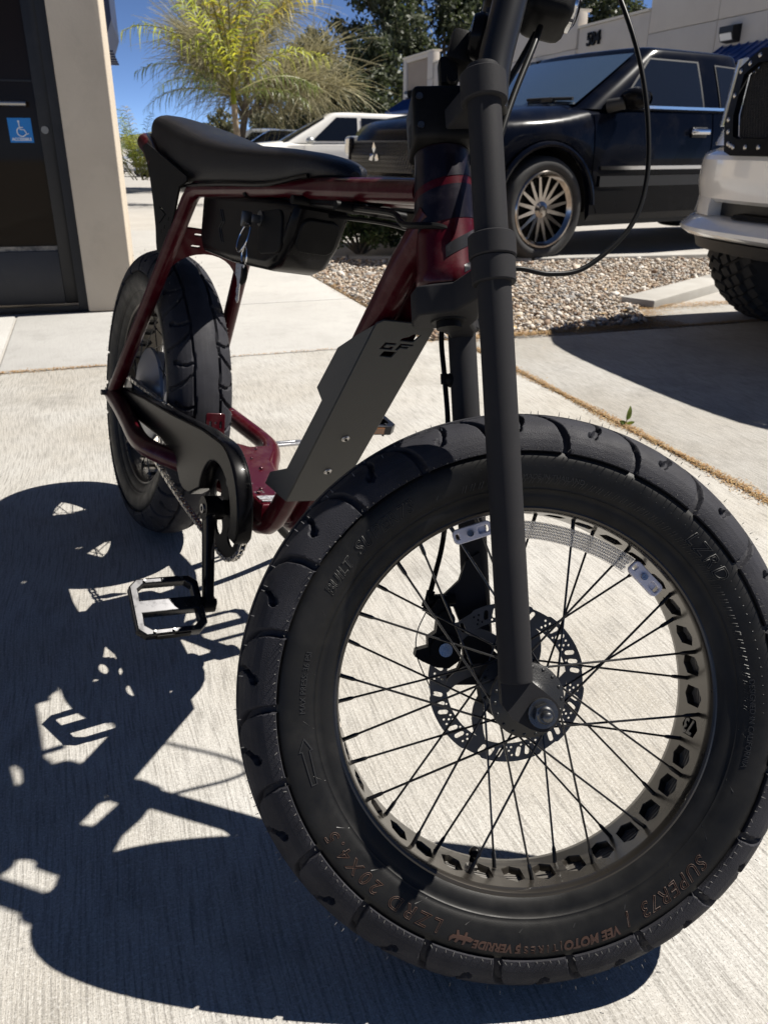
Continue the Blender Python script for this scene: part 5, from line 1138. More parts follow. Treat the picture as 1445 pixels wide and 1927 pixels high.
    # doors as slightly proud skins with real shut lines
    for dname, x0, x1 in P.get('doors', ()):
        for sg in (1, -1):
            q = MB(); rows = []
            for x in np.linspace(x0, x1, 14):
                s_ = sect(x)[1:6]; s_ = [(y, max(z, sill + .06)) for y, z in s_]; pts = []
                for (y0, z0), (y1, z1) in zip(s_[:-1], s_[1:]): pts += [(y0 + (y1 - y0) * k / 3, z0 + (z1 - z0) * k / 3) for k in range(3)]
                pts.append(s_[-1]); rows.append([(x, sg * (y + .006), z) for y, z in pts])
            rows = [[(p[0] - .006 if False else p[0], p[1] - sg * .012, p[2]) for p in rows[0]]] + rows + [[(p[0], p[1] - sg * .012, p[2]) for p in rows[-1]]]
            q.grid(rows); dr = q.build(dname, P['paint'], root, ang=32)
            hx, hz = x0 + .17, P.get('hz', .93); yy_ = width(hx) + .012
            hd = MB(); hd.rbox((hx, sg * (yy_ + .022), hz), (.21, .026, .045), .011, 3); hd.build('door_handle', P.get('handle', P['paint']), dr)
            hd = MB(); hd.rbox((hx - .01, sg * (yy_ - .001), hz - .005), (.17, .012, .075), .004); hd.build('handle_recess', M_DARK, dr)
    # wheels
    for a_ in axles:
        for sg in (1, -1):
            wh = empty('wheel', frame((a_, sg * (hw_ - .10 + P.get('out', 0)), wr), (1, 0, 0), (0, 0, 1), (0, -sg, 0)), root); tw = P.get('tw', .115)
            rr = wr * P.get('rim', .64)
            q = MB(); q.lathe([(rr, -tw * .8), (rr * 1.08, -tw * .96), (wr * .88, -tw), (wr * .96, -tw * .86), (wr * .995, -tw * .6), (wr, 0), (wr * .995, tw * .6), (wr * .96, tw * .86), (wr * .88, tw), (rr, tw * .8)], 28 if far else 56); q.build('tyre', M_TYR, wh, ang=50)
            q = MB(); q.lathe([(rr * 1.05, -tw * .84), (rr * 1.0, -tw * .96), (rr * .95, -tw * .96), (rr * .90, -tw * .80), (rr * .86, -tw * .72), (rr * .85, -tw * .2), (rr * .85, tw * .8)], 48); ns_ = P.get('spokes', 5)
            for k in range(ns_):
                for dk in ((-.13, .13) if P.get('twin') else (0,)):
                    a = 2 * PI * k / ns_ + dk * (1 if not P.get('twin') else 1); c1, s1 = math.cos(a), math.sin(a); a2 = a + dk * .6; c2_, s2_ = math.cos(a2), math.sin(a2); wd = .10 if not P.get('twin') else .040
                    p0 = Vector((rr * .16 * c1, rr * .16 * s1, -tw * .55)); p1 = Vector((rr * .89 * c2_, rr * .89 * s2_, -tw * .74)); tn = Vector((-s1, c1, 0)) * rr * wd
                    V = [p0 - tn * 1.5 , p0 + tn * 1.5, p1 + tn * .9, p1 - tn * .9]; V += [v + Vector((0, 0, .03)) for v in V]; q.add(V, [(0, 1, 2, 3), (7, 6, 5, 4), (0, 4, 5, 1), (1, 5, 6, 2), (2, 6, 7, 3), (3, 7, 4, 0)])
            q.lathe([(0, -tw * .76), (rr * .10, -tw * .75), (rr * .12, -tw * .66), (rr * .22, -tw * .58), (rr * .24, -tw * .3)], 24); q.build('rim', P.get('rimm', M_CSIL), wh, ang=25)
            q = MB(); q.lathe([(0, tw * .3), (rr * .88, tw * .3)], 32); q.lathe([(0, -.005), (rr * .6, -.005), (rr * .6, .03)], 32); q.build('brake', M_DARK, wh)
            if not far:
                q = MB(); al_ = ar * .985; q.lathe([(al_, -.05 * 1), (al_, .34)], 40, None, False, R(-4), R(184)); q.lathe([(al_, .34), (.02, .34)], 40, None, False, R(-4), R(184)); q.build('wheel_well', M_DARK, wh)
    return root
# black pickup across the gravel
hd = R(210); MR = Matrix.Translation(Vector((0.73, 7.21, 0))) @ Matrix.Rotation(hd, 4, 'Z')
PK = dict(nose=0.90, tail=-4.45, sill=0.27, hw=0.88, wb=3.30, rw=0.372, arch=0.455, flare=.035, paint=M_CBLK, ntap=.10, bow=.20,
  top=[(0.90, 0.78), (0.86, 0.88), (0.80, 0.945), (0.70, 0.985), (0.4, 1.035), (0.0, 1.075), (-.30, 1.10), (-.45, 1.11), (-2.40, 1.09), (-2.5, 1.09), (-4.45, 1.08)],
  beltl=[(0.90, 0.72), (0.80, 0.85), (0.60, 0.93), (0.2, 0.985), (-.35, 1.025), (-.8, 1.055), (-2.4, 1.07), (-4.45, 1.06)],
  cab=[(-.22, 1.06), (-1.02, 1.485), (-2.22, 1.475), (-2.42, 1.05)], gb=.955, gr=.765, rim=.72, spokes=8, twin=True, rimm=M_RIMC, seal=True, out=.015, tw=.125,
  panes=[('front_window', [(-.74, 1.10), (-1.62, 1.095), (-1.62, 1.415), (-1.10, 1.42)]), ('rear_side_window', [(-1.84, 1.095), (-2.25, 1.095), (-2.20, 1.385), (-1.84, 1.40)])],
  doors=[('front_door', -1.72, -.45), ('rear_door', -2.36, -1.735)], hz=.915, handle=M_CHROME)
rd = vehicle('pickup_truck', 'glossy black pickup truck with chrome wheels parked beyond the gravel bed', 'truck', MR, PK)
def stripmesh(name, pts, hgt, th, m, parent):
    q = MB(); 
    for i in range(len(pts) - 1):
        pass
    rows = []
    for (x, y, z) in pts: rows.append([(x, y - math.copysign(.004, y), z - hgt / 2), (x, y + math.copysign(th, y), z - hgt / 2), (x, y + math.copysign(th, y), z + hgt / 2), (x, y - math.copysign(.004, y), z + hgt / 2)])
    q.grid(rows); return q.build(name, m, parent)
for sg in (1, -1):
    stripmesh('belt_trim', [(x, sg * (.846 if x > -2.4 else .845), 1.082) for x in np.linspace(-.66, -2.36, 10)], .020, .012, M_CHROME, rd)
    stripmesh('side_moulding', [(x, sg * .893, .655) for x in np.linspace(-.52, -1.71, 8)], .026, .012, M_CHROME, rd)
    stripmesh('lower_moulding', [(x, sg * .893, .560) for x in np.linspace(-.52, -2.35, 8)], .075, .014, M_DARK, rd)
    mr = empty('door_mirror', Matrix.Translation((-.70, sg * .99, 1.125)), rd)
    q = MB(); q.sphere((0, 0, 0), 1.0, 20, 12, (.080, .135, .078)); q.build('mirror_shell', M_GLOSS, mr)
    q = MB(); q.tube([(.10, -sg * .16, -.045), (.06, -sg * .08, -.03), (.0, 0, -.01)], [.05, .045, .04], 10); q.build('mirror_arm', M_DARK, mr)
    q = MB(); q.lathe([(0, 0), (.105, 0)], 24, frame((-.075, 0, 0), (0, 1, 0), (0, 0, .6), (-1, 0, 0))); q.build('mirror_glass', M_CHROME, mr)
    q = MB(); q.rbox((.74, sg * .62, .80), (.16, .24, .15), .03, 3); q.build('headlight', M_HLAMP, rd)
    # wheel-arch lip
    for ax_x in (0.0, -3.30):
        q = MB(); q.tube([(ax_x + 0.455 * math.cos(R(t)), sg * .912, .365 + .455 * math.sin(R(t))) for t in range(-4, 185, 9)], .022, 8); q.build('arch_lip', M_CBLK, rd)
    q = MB(); q.tube(spl([(-.30 - .02, sg * .22, 1.135), (-.34, sg * .45, 1.135), (-.36, sg * .70, 1.13)], 5), .012, 8); q.box((-.34, sg * .45, 1.128), (.05, .12, .03)); q.build('wiper', M_DARK, rd)
# grille with mesh, bumper with valance, badge
q = MB(); rows = []
for i in range(13):
    y = -.50 + 1.0 * i / 12; xo = .905 - .20 * (abs(y) / .88) ** 2.5; rows.append([(xo + .012, y, .62), (xo + .022, y, .74), (xo - .012, y, .84)])
q.grid(rows); q.build('grille', mat('dark_grille', (0.02, 0.02, 0.022), 0.4), rd)
q = MB()
for i in range(34):
    for (za, zc) in ((.625, .735), (.735, .835)):
        for s_ in (1, -1):
            y0 = -.5 + i / 34.0; y1 = y0 + s_ * .055
            if abs(y1) > .5: continue
            f = lambda y, z: (.905 - .20 * (abs(y) / .88) ** 2.5 + (.026 if z < .75 else -.008 + (.84 - z) * .3), y, z); q.tube([f(y0, za), f(y1, zc)], .0045, 4)
struct(q.build('grille_mesh', M_DARKST, rd, smooth=False), 'stuff')
for sg in (-1, 1):
    q = MB(); q.tube([(.93 - .20 * (abs(sg * y) / .88) ** 2.5, sg * y, z) for y, z in ((.50, .60), (.50, .70), (.48, .80), (.46, .86))], .022, 8); q.build('grille_surround', M_CBLK, rd)
q = MB(); rows = []
for i in range(21):
    y = -.86 + 1.72 * i / 20; xo = .93 - .28 * (abs(y) / .88) ** 2.6; rows.append([(xo - .10, y, .60), (xo + .02, y, .595), (xo + .05, y, .55), (xo + .045, y, .42), (xo, y, .36), (xo - .12, y, .35)])
q.grid(rows); q.build('front_bumper', M_CGRY, rd)
q = MB(); rows = []
for i in range(13):
    y = -.52 + 1.04 * i / 12; xo = .986 - .28 * (abs(y) / .88) ** 2.6; rows.append([(xo, y, .44), (xo + .002, y, .54)])
q.grid(rows); q.build('lower_grille', M_DARK, rd)
q = MB()
for k in range(3):                              # three chrome diamonds
    a = PI / 2 + 2 * PI * k / 3; d_ = Vector((0, math.cos(a), math.sin(a))); p_ = Vector((0, -math.sin(a), math.cos(a)))
    L_, wd = .085, .030; c_ = Vector((.948, 0, .745)); V = [c_ + d_ * .004, c_ + d_ * L_ * .5 + p_ * wd, c_ + d_ * L_, c_ + d_ * L_ * .5 - p_ * wd]; q.add([v for v in V] + [c_ + d_ * L_ * .5 + Vector((.014, 0, 0))], [(0, 1, 4), (1, 2, 4), (2, 3, 4), (3, 0, 4), (3, 2, 1, 0)])
q.build('diamond_badge', M_CHROME, rd, smooth=False)
q = MB(); q.rbox((-3.45, 0, 1.06), (1.9, 1.50, .05), .02); q.build('bed_cover', M_DARK, rd)

# white pickup at the right edge
MW = Matrix.Translation(Vector((2.20, 3.46, 0))) @ Matrix.Rotation(R(199), 4, 'Z')
PW = dict(nose=0.50, tail=-5.0, sill=0.55, hw=0.99, wb=3.70, rw=0.41, arch=0.50, flare=.04, paint=M_CWHT, ntap=.16, bow=.20, chin=0.0,
  top=[(0.50, 1.08), (0.47, 1.18), (0.40, 1.215), (0.2, 1.235), (-.5, 1.27), (-.9, 1.29), (-1.0, 1.29), (-3.1, 1.30), (-5.0, 1.28)],
  beltl=[(0.50, 0.95), (0.40, 1.06), (0.1, 1.12), (-.8, 1.18), (-3.1, 1.24), (-5, 1.24)],
  cab=[(-.80, 1.24), (-1.55, 1.90), (-3.0, 1.89), (-3.15, 1.27)], rim=.58, spokes=6, tw=.15, out=-.075, ax0=-.13, rimm=M_DARK,
  panes=[('front_window', [(-1.35, 1.29), (-2.1, 1.29), (-2.1, 1.80), (-1.72, 1.80)]), ('rear_side_window', [(-2.22, 1.29), (-2.95, 1.29), (-2.9, 1.78), (-2.22, 1.80)])], doors=[('front_door', -2.15, -1.0), ('rear_door', -3.1, -2.17)], hz=1.08)
ram = vehicle('pickup_truck', 'white lifted pickup truck with riveted black grille seen by its front bumper', 'truck', MW, PW)
def plan(y, d=.26, w_=.99, p=4.0): return -d * (abs(y) / w_) ** p
def loft(name, prof, y0, y1, m, n=30, d=.26, p=4.0, sm=32):
    q = MB(); rows = [[(x + plan(y, d, .99, p), y, z) for x, z in prof] for y in np.linspace(y0, y1, n)]; q.grid(rows)
    for r_ in (rows[0], rows[-1]): q.add(r_, [tuple(range(len(r_)))])
    return q.build(name, m, ram, ang=sm)
BP_ = [(.45, .832), (.590, .786), (.606, .776), (.616, .758), (.622, .66), (.606, .600), (.58, .585), (.45, .585)]
loft('front_bumper', BP_, -.86, .86, M_CWHT, 44, sm=22)
for sg in (-1, 1):
    y0, y1 = sorted((sg * .925, sg * .985)); loft('bumper_end', BP_, y0, y1, M_CWHT, 8, sm=22)
    y0, y1 = sorted((sg * .86, sg * .925)); loft('bumper_bridge', [(.45, .832), (.590, .786), (.606, .776), (.616, .758), (.621, .69), (.45, .69)], y0, y1, M_CWHT, 8, sm=22)
loft('bumper_lip', [(.45, .528), (.60, .524), (.640, .510), (.690, .478), (.690, .462), (.655, .442), (.57, .428), (.45, .428)], -.985, .985, M_CWHT, 50)
loft('lower_valance', [(.40, .428), (.60, .426), (.585, .378), (.50, .360), (.40, .360)], -.93, .93, M_DARK, 40)
for sg in (-1, 1):
    y0, y1 = sorted((sg * .66, sg * .86)); loft('bumper_side', [(.45, .586), (.605, .600), (.612, .565), (.612, .526), (.45, .526)], y0, y1, M_CWHT, 10)
    y0, y1 = sorted((sg * .925, sg * .985)); loft('bumper_side', [(.45, .586), (.605, .600), (.612, .565), (.620, .526), (.45, .526)], y0, y1, M_CWHT, 8)
    y0, y1 = sorted((sg * .86, sg * .925)); loft('side_vent', [(.45, .70), (.560, .70), (.555, .53), (.45, .53)], y0, y1, M_DARK, 6)
loft('tow_opening', [(.40, .586), (.54, .586), (.54, .527), (.40, .527)], -.66, .66, M_DARK, 24)
loft('tow_step', [(.54, .548), (.60, .544), (.61, .527), (.54, .527)], -.46, .46, M_BLK, 20)
loft('fascia', [(.40, .820), (.560, .815), (.535, .870), (.515, .900), (.40, .900)], -.95, .95, M_CWHT, 40)
# grille: trapezoid surround, mesh, rivets
def gq(y, z): return (.560 - (z - .90) * .34 - .10 * (abs(y) / .8) ** 3, y, z)
go = [(-.50, .775), (-.56, .790), (-.655, .90), (-.735, 1.12), (-.60, 1.185), (.60, 1.185), (.735, 1.12), (.655, .90), (.56, .790), (.50, .775)]
gi = [(-.50, .840), (-.535, .850), (-.598, .930), (-.655, 1.09), (-.57, 1.130), (.57, 1.130), (.655, 1.09), (.598, .930), (.535, .850), (.50, .840)]
def dens(lp):
    o_ = []
    for (a, c_) in zip(lp, lp[1:] + lp[:1]):
        k_ = 12 if abs(a[0] - c_[0]) > .9 else 2
        o_ += [(a[0] + (c_[0] - a[0]) * t / k_, a[1] + (c_[1] - a[1]) * t / k_) for t in range(k_)]
    return o_
go, gi = dens(go), dens(gi)
q = MB(); n = len(go); V = []
for lp, dx in ((go, .0), (go, .045), (gi, .05), (gi, .02)): V += [Vector(gq(*p)) + Vector((dx, 0, 0)) for p in lp]
q.add(V, [(r_ * n + i, r_ * n + (i + 1) % n, (r_ + 1) * n + (i + 1) % n, (r_ + 1) * n + i) for r_ in range(3) for i in range(n)]); q.build('grille_surround', M_BLK, ram, ang=20)
q = MB(); V = [Vector(gq(*p)) + Vector((.015, 0, 0)) for p in gi]; q.add(V, [tuple(range(n))]); q.build('grille_back', M_DARK, ram, smooth=False)
q = MB()
for k in range(-75, 76):
    for s_ in (1, -1):
        y0, y1 = k * .018, k * .018 + s_ * .20; pts = [(y0 + (y1 - y0) * t, .842 + .286 * t) for t in np.linspace(0, 1, 15)]; pts = [p for p in pts if abs(p[0]) < .525 + (p[1] - .842) * .46]
        if len(pts) > 1: q.tube([Vector(gq(*p)) + Vector((.024, 0, 0)) for p in pts], .0028, 4)
struct(q.build('grille_mesh', M_DARK, ram, smooth=False), 'stuff')
q = MB()
for lp in (1,):
    mid = [((a[0] + c_[0]) / 2, (a[1] + c_[1]) / 2) for a, c_ in zip(go, gi)]
    for i in range(n):
        p = mid[i]; q.sphere(Vector(gq(*p)) + Vector((.048, 0, 0)), .011, 10, 6, (.6, 1, 1))
_bk = MB(); _bk.box((.235, 0, .87), (.47, 1.18, .61)); _bk.build('grille_light_block', M_DARK, ram, smooth=False)  # unseen solid block added behind the grille to stop light leaking through
rv = q.build('grille_rivet', M_STEEL, ram); struct(rv, 'stuff')
for sg in (-1, 1):
    q = MB(); rows = []
    for k in range(9):
        t = k / 8; z = .895 + .27 * t; ya, yb = .64 + .10 * t, .955; rows.append([(.545 - .2 * (y / .99) ** 2.5 - (z - .9) * .16 - max(0, (y - .86) / .095) ** 2 * .14, sg * y, z) for y in np.linspace(ya, yb, 10)])
    q.grid(rows); q.build('headlight', M_HLAMP, ram)
# all-terrain tread on its visible front tyre
M_ATR = mat('all_terrain_rubber', (0.050, 0.048, 0.045), 0.85, spec=0.1)
for wh in [o for o in ram.children if o.name.startswith('wheel')][:2]:
    q = MB(); rr_ = random.Random(1)
    for k in range(44):
        a = 2 * PI * k / 44
        for (z, sk, wd) in ((-.125, .05, .05), (-.062, -.04, .052), (0, .04, .05), (.062, -.04, .052), (.125, .05, .05)):
            aa = a + sk + (0.07 if int(z * 100) % 2 else 0); M_ = Matrix.Rotation(aa, 4, 'Z') @ Matrix.Translation((.416 - (abs(z) > .1) * .020, 0, z)) @ Matrix.Rotation(R(25 if z < 0 else -25), 4, 'X') @ Matrix.Rotation(R(-14) * (1 if z > .1 else -1 if z < -.1 else 0), 4, 'Y')
            q.T = M_; q.box((0, 0, 0), (.034, .044, wd * .9)); q.T = None
    struct(q.build('tread_block', M_ATR, wh, smooth=False), 'stuff')

# cars further off in the lot
def lotm(x, y, yaw): return Matrix.Translation(Vector((x, y, lot_z(x, y) - .012))) @ Matrix.Rotation(R(yaw), 4, 'Z')
def suv(paint, **k):
    P = dict(far=True, nose=.85, tail=-3.75, sill=.30, hw=.94, wb=2.85, rw=.37, flare=.02, paint=paint, top=[(.85, .80), (.78, .93), (.6, 1.02), (-.35, 1.10), (-.5, 1.11), (-3.6, 1.10), (-3.75, .95)], beltl=[(.85, .75), (.6, .92), (-.4, 1.02), (-3.6, 1.06), (-3.75, .9)],
      cab=[(-.20, 1.05), (-1.25, 1.60), (-3.25, 1.56), (-3.62, 1.06)], gr=.80, rimm=M_CSIL, panes=[('front_window', [(-.90, 1.09), (-1.85, 1.09), (-1.85, 1.53), (-1.42, 1.535)]), ('rear_side_window', [(-1.93, 1.09), (-2.75, 1.09), (-2.75, 1.51), (-1.93, 1.525)]), ('quarter_window', [(-2.83, 1.09), (-3.45, 1.09), (-3.28, 1.48), (-2.83, 1.50)])], doors=[('front_door', -1.88, -.75), ('rear_door', -2.85, -1.9)]); P.update(k); return P
def sedan(paint, **k):
    P = dict(far=True, nose=.85, tail=-3.75, sill=.22, hw=.89, wb=2.75, rw=.33, flare=.015, paint=paint, top=[(.85, .60), (.75, .72), (.4, .82), (-.45, .95), (-3.0, 1.0), (-3.7, .95), (-3.75, .75)], beltl=[(.85, .55), (.5, .75), (-.4, .88), (-3.2, .93), (-3.75, .8)],
      cab=[(-.38, .92), (-1.25, 1.42), (-2.45, 1.40), (-3.15, .97)], gr=.78, rimm=M_CSIL, panes=[('front_window', [(-.95, .94), (-1.75, .94), (-1.75, 1.35), (-1.38, 1.36)]), ('rear_side_window', [(-1.83, .94), (-2.65, .95), (-2.42, 1.33), (-1.83, 1.35)])], doors=[('front_door', -1.78, -.7), ('rear_door', -2.7, -1.8)]); P.update(k); return P
def lights(v, xn, z, hw_):
    for sg in (1, -1):
        q = MB(); q.rbox((xn, sg * (hw_ - .28), z), (.20, .34, .13), .04, 2); q.build('headlight', M_HLAMP, v)
        q = MB(); q.sphere((0, 0, 0), 1, 12, 8, (.09, .11, .075)); m_ = q.build('door_mirror', v['paint_'] if False else M_CSIL, v, Matrix.Translation((-.85, sg * (hw_ + .10), 1.10 if z > .7 else .98)))
    q = MB(); q.rbox((xn + .08, 0, z - .10), (.10, .9, .16), .02); q.build('grille', M_DARK, v)
    q = MB(); q.rbox((xn + .10, 0, z - .38), (.10, 1.2, .12), .02); q.build('lower_grille', M_DARK, v)
v = vehicle('parked_suv', 'white boxy suv with dark windows parked left of the black pickup', 'suv', lotm(-2.55, 19.0, 190), suv(M_CWHT)); lights(v, .70, .84, .94)
v = vehicle('parked_car', 'dark grey sedan roof showing between the palm and the white suv', 'car', lotm(-4.45, 23.8, 187), sedan(M_CGRY)); lights(v, .70, .64, .89)
v = vehicle('parked_suv', 'pale suv behind the palm trunk and the dark grey sedan', 'suv', lotm(-5.55, 27.9, 185), suv(M_CSIL)); lights(v, .70, .84, .94)
v = vehicle('parked_car', 'white car facing out beside the bush at left', 'car', lotm(-11.35, 43.5, 235), sedan(M_CWHT)); lights(v, .70, .64, .89)
v = vehicle('parked_car', 'white car second in the row behind the storefront pillar', 'car', lotm(-13.1, 45.0, 235), sedan(M_CWHT)); lights(v, .70, .64, .89)
# ------------------------------------------------------------------ trees and shrubs
def leaf_mat(name, c, c2, sub): return mat(name, c, 0.55, c2=c2, scale=1.1, detail=3, sub=sub)
M_DTREE = [leaf_mat('dark_green_leaf', (0.030, 0.042, 0.016), (0.052, 0.064, 0.022), (0.06, 0.08, 0.02, .30, 1.5)), leaf_mat('grey_green_leaf', (0.042, 0.052, 0.028), (0.066, 0.076, 0.040), (0.08, 0.1, 0.04, .28, 1.4)), leaf_mat('olive_leaf', (0.070, 0.068, 0.026), (0.10, 0.09, 0.03), (0.1, 0.1, 0.03, .3, 1.4))]
M_BARK = mat('grey_brown_bark', (0.13, 0.10, 0.075), 0.9, c2=(0.19, 0.155, 0.12), scale=14, bump=0.8, bscale=40)
M_SHRUB = leaf_mat('shrub_leaf', (0.022, 0.042, 0.011), (0.040, 0.070, 0.016), (0.04, 0.07, 0.015, .25, 1.5))
def leaves(name, clumps, n, size, mats_, parent, seed, aspect=2.2, droop=0.3, shell=0.55):
    rg = np.random.default_rng(seed); vol = np.array([c[1][0] * c[1][1] * c[1][2] for c in clumps]) ** .75; k = rg.choice(len(clumps), n, p=vol / vol.sum())
    cen = np.array([c[0] for c in clumps])[k]; rad = np.array([c[1] for c in clumps])[k]
    # second level: small sprays inside each clump
    ns = max(6, n // 38); sp_k = rg.choice(len(clumps), ns, p=vol / vol.sum()); d = rg.normal(size=(ns, 3)); d /= np.linalg.norm(d, axis=1)[:, None]; rr = rg.uniform(shell, 1.0, ns)[:, None]
    sc = np.array([c[0] for c in clumps])[sp_k] + d * rr * np.array([c[1] for c in clumps])[sp_k]
    pick = rg.integers(0, ns, n); spread = np.mean([c[1] for c in clumps]) * 0.20
    p = sc[pick] + rg.normal(0, 1, (n, 3)) * spread * np.array([1, 1, .8])
    dr = rg.normal(size=(n, 3)); dr[:, 2] -= droop; dr /= np.linalg.norm(dr, axis=1)[:, None]; o = rg.normal(size=(n, 3)); sd_ = np.cross(dr, o); sd_ /= np.linalg.norm(sd_, axis=1)[:, None]
    L_ = size * rg.uniform(.6, 1.4, n)[:, None]; W_ = L_ / aspect
    V = np.stack([p, p + dr * L_ * .5 + sd_ * W_ * .5, p + dr * L_, p + dr * L_ * .5 - sd_ * W_ * .5], 1)
    me = npmesh(name, V.reshape(-1, 3), np.arange(n * 4).reshape(-1, 4), False, rg.integers(0, len(mats_), n)); return ob(name, me, mats_, parent)
def tree(label, x, y, h, w_, seed, n=9000, size=.30, mats_=None, trunk=.22, base=.12, aspect=2.2, clumps_n=16, cat='tree', name='tree', group=None):
    rr_ = random.Random(seed); z0 = lot_z(x, y); root = tag(empty(name, Matrix.Translation((x, y, z0))), label, cat, group); q = MB()
    q.tube(spl([(0, 0, -.1), (rr_.uniform(-.1, .1), 0, h * .25), (rr_.uniform(-.3, .3), rr_.uniform(-.2, .2), h * .6), (rr_.uniform(-.3, .3), 0, h * .9)], 5), [trunk * (1 - .045 * k) for k in range(16)], 8)
    cl = []
    for k in range(clumps_n):
        t = (k + .5) / clumps_n; a = k * 2.4 + rr_.uniform(-.4, .4); hh = base + (1 - base) * t; prof = math.sin(PI * min(1, (.18 + .80 * t))) ** .7
        r_ = w_ * prof * rr_.uniform(.45, .85); c_ = (r_ * math.cos(a), r_ * math.sin(a), h * hh); s_ = w_ * rr_.uniform(.30, .5); cl.append((c_, (s_, s_, s_ * rr_.uniform(.7, 1.1))))
        q.tube([(0, 0, h * hh * .72), (c_[0] * .5, c_[1] * .5, h * hh * .88), c_], [trunk * .35, trunk * .2, trunk * .06], 5)
    q.build('trunk', M_BARK, root); leaves('crown', cl, n, size, mats_ or M_DTREE[:2], root, seed, aspect); return root
G_ = 'dark trees beyond the parking lot'
tree('dark tall tree rising behind the left end of the tan building', -0.3, 74, 15.5, 3.9, 1, 15000, .46, group=G_)
tree('dark broad tree above the bicycle head tube', 4.6, 78, 16.0, 3.9, 2, 15000, .46, group=G_)
tree('dark tree whose top is crossed by the handlebar riser', 9.2, 80, 16.0, 4.0, 3, 12000, .46, group=G_)
tree('olive brown bushy tree just right of the palm fronds', -5.2, 66, 9.0, 2.9, 4, 10000, .40, [M_DTREE[2], M_DTREE[1]], group=G_)
tree('low dark tree behind the white suv roof', -3.0, 62, 6.6, 2.6, 5, 9000, .36, group=G_)
tree('small round dark tree right of the palm trunk base', -5.8, 62, 4.7, 1.7, 8, 5000, .32, group=G_)
tree('dark tree filling the gap left of the blue awning', -0.6, 66, 9.0, 2.6, 6, 9000, .40, group=G_)
tree('tree showing over the parapet right of the handlebar', 19.0, 84, 14.5, 4.2, 7, 10000, .46, group=G_)
tree('tree above the parapet beside the headlight', 14.2, 88, 16.0, 3.8, 17, 9000, .46, group=G_)
for k, (x, y, h_) in enumerate(((-9.3, 52, 3.4), (-8.0, 58, 3.6), (-6.9, 54, 2.9))):
    tree(('small far tree just right of the palm like bush', 'small far tree left of the palm trunk', 'small far tree behind the palm trunk')[k], x, y, h_, 1.3, 30 + k, 2200, .28, [M_DTREE[2], M_DTREE[1]], .1, group='small trees far across the lot')
# dark shrub at the edge of the gravel
sh = tag(empty('shrub', Matrix.Translation((-0.20, 6.75, 0))), 'low dark green shrub at the edge of the gravel under the battery', 'shrub')
q = MB(); rr_ = random.Random(2); cl = []
for k in range(14):
    a = k * 2.4; r_ = .30 * math.sqrt((k + .5) / 14); c_ = (r_ * math.cos(a) * 1.1, r_ * math.sin(a), .10 + .16 * (1 - (r_ / .36) ** 2)); cl.append((c_, (.13, .13, .10))); q.tube([(0, 0, 0), (c_[0] * .5, c_[1] * .5, c_[2] * .7), c_], [.012, .009, .004], 5)
q.build('stem', M_BARK, sh); leaves('foliage', cl, 9000, .034, [M_SHRUB, M_DTREE[0]], sh, 3, 2.4, -.3, .3)

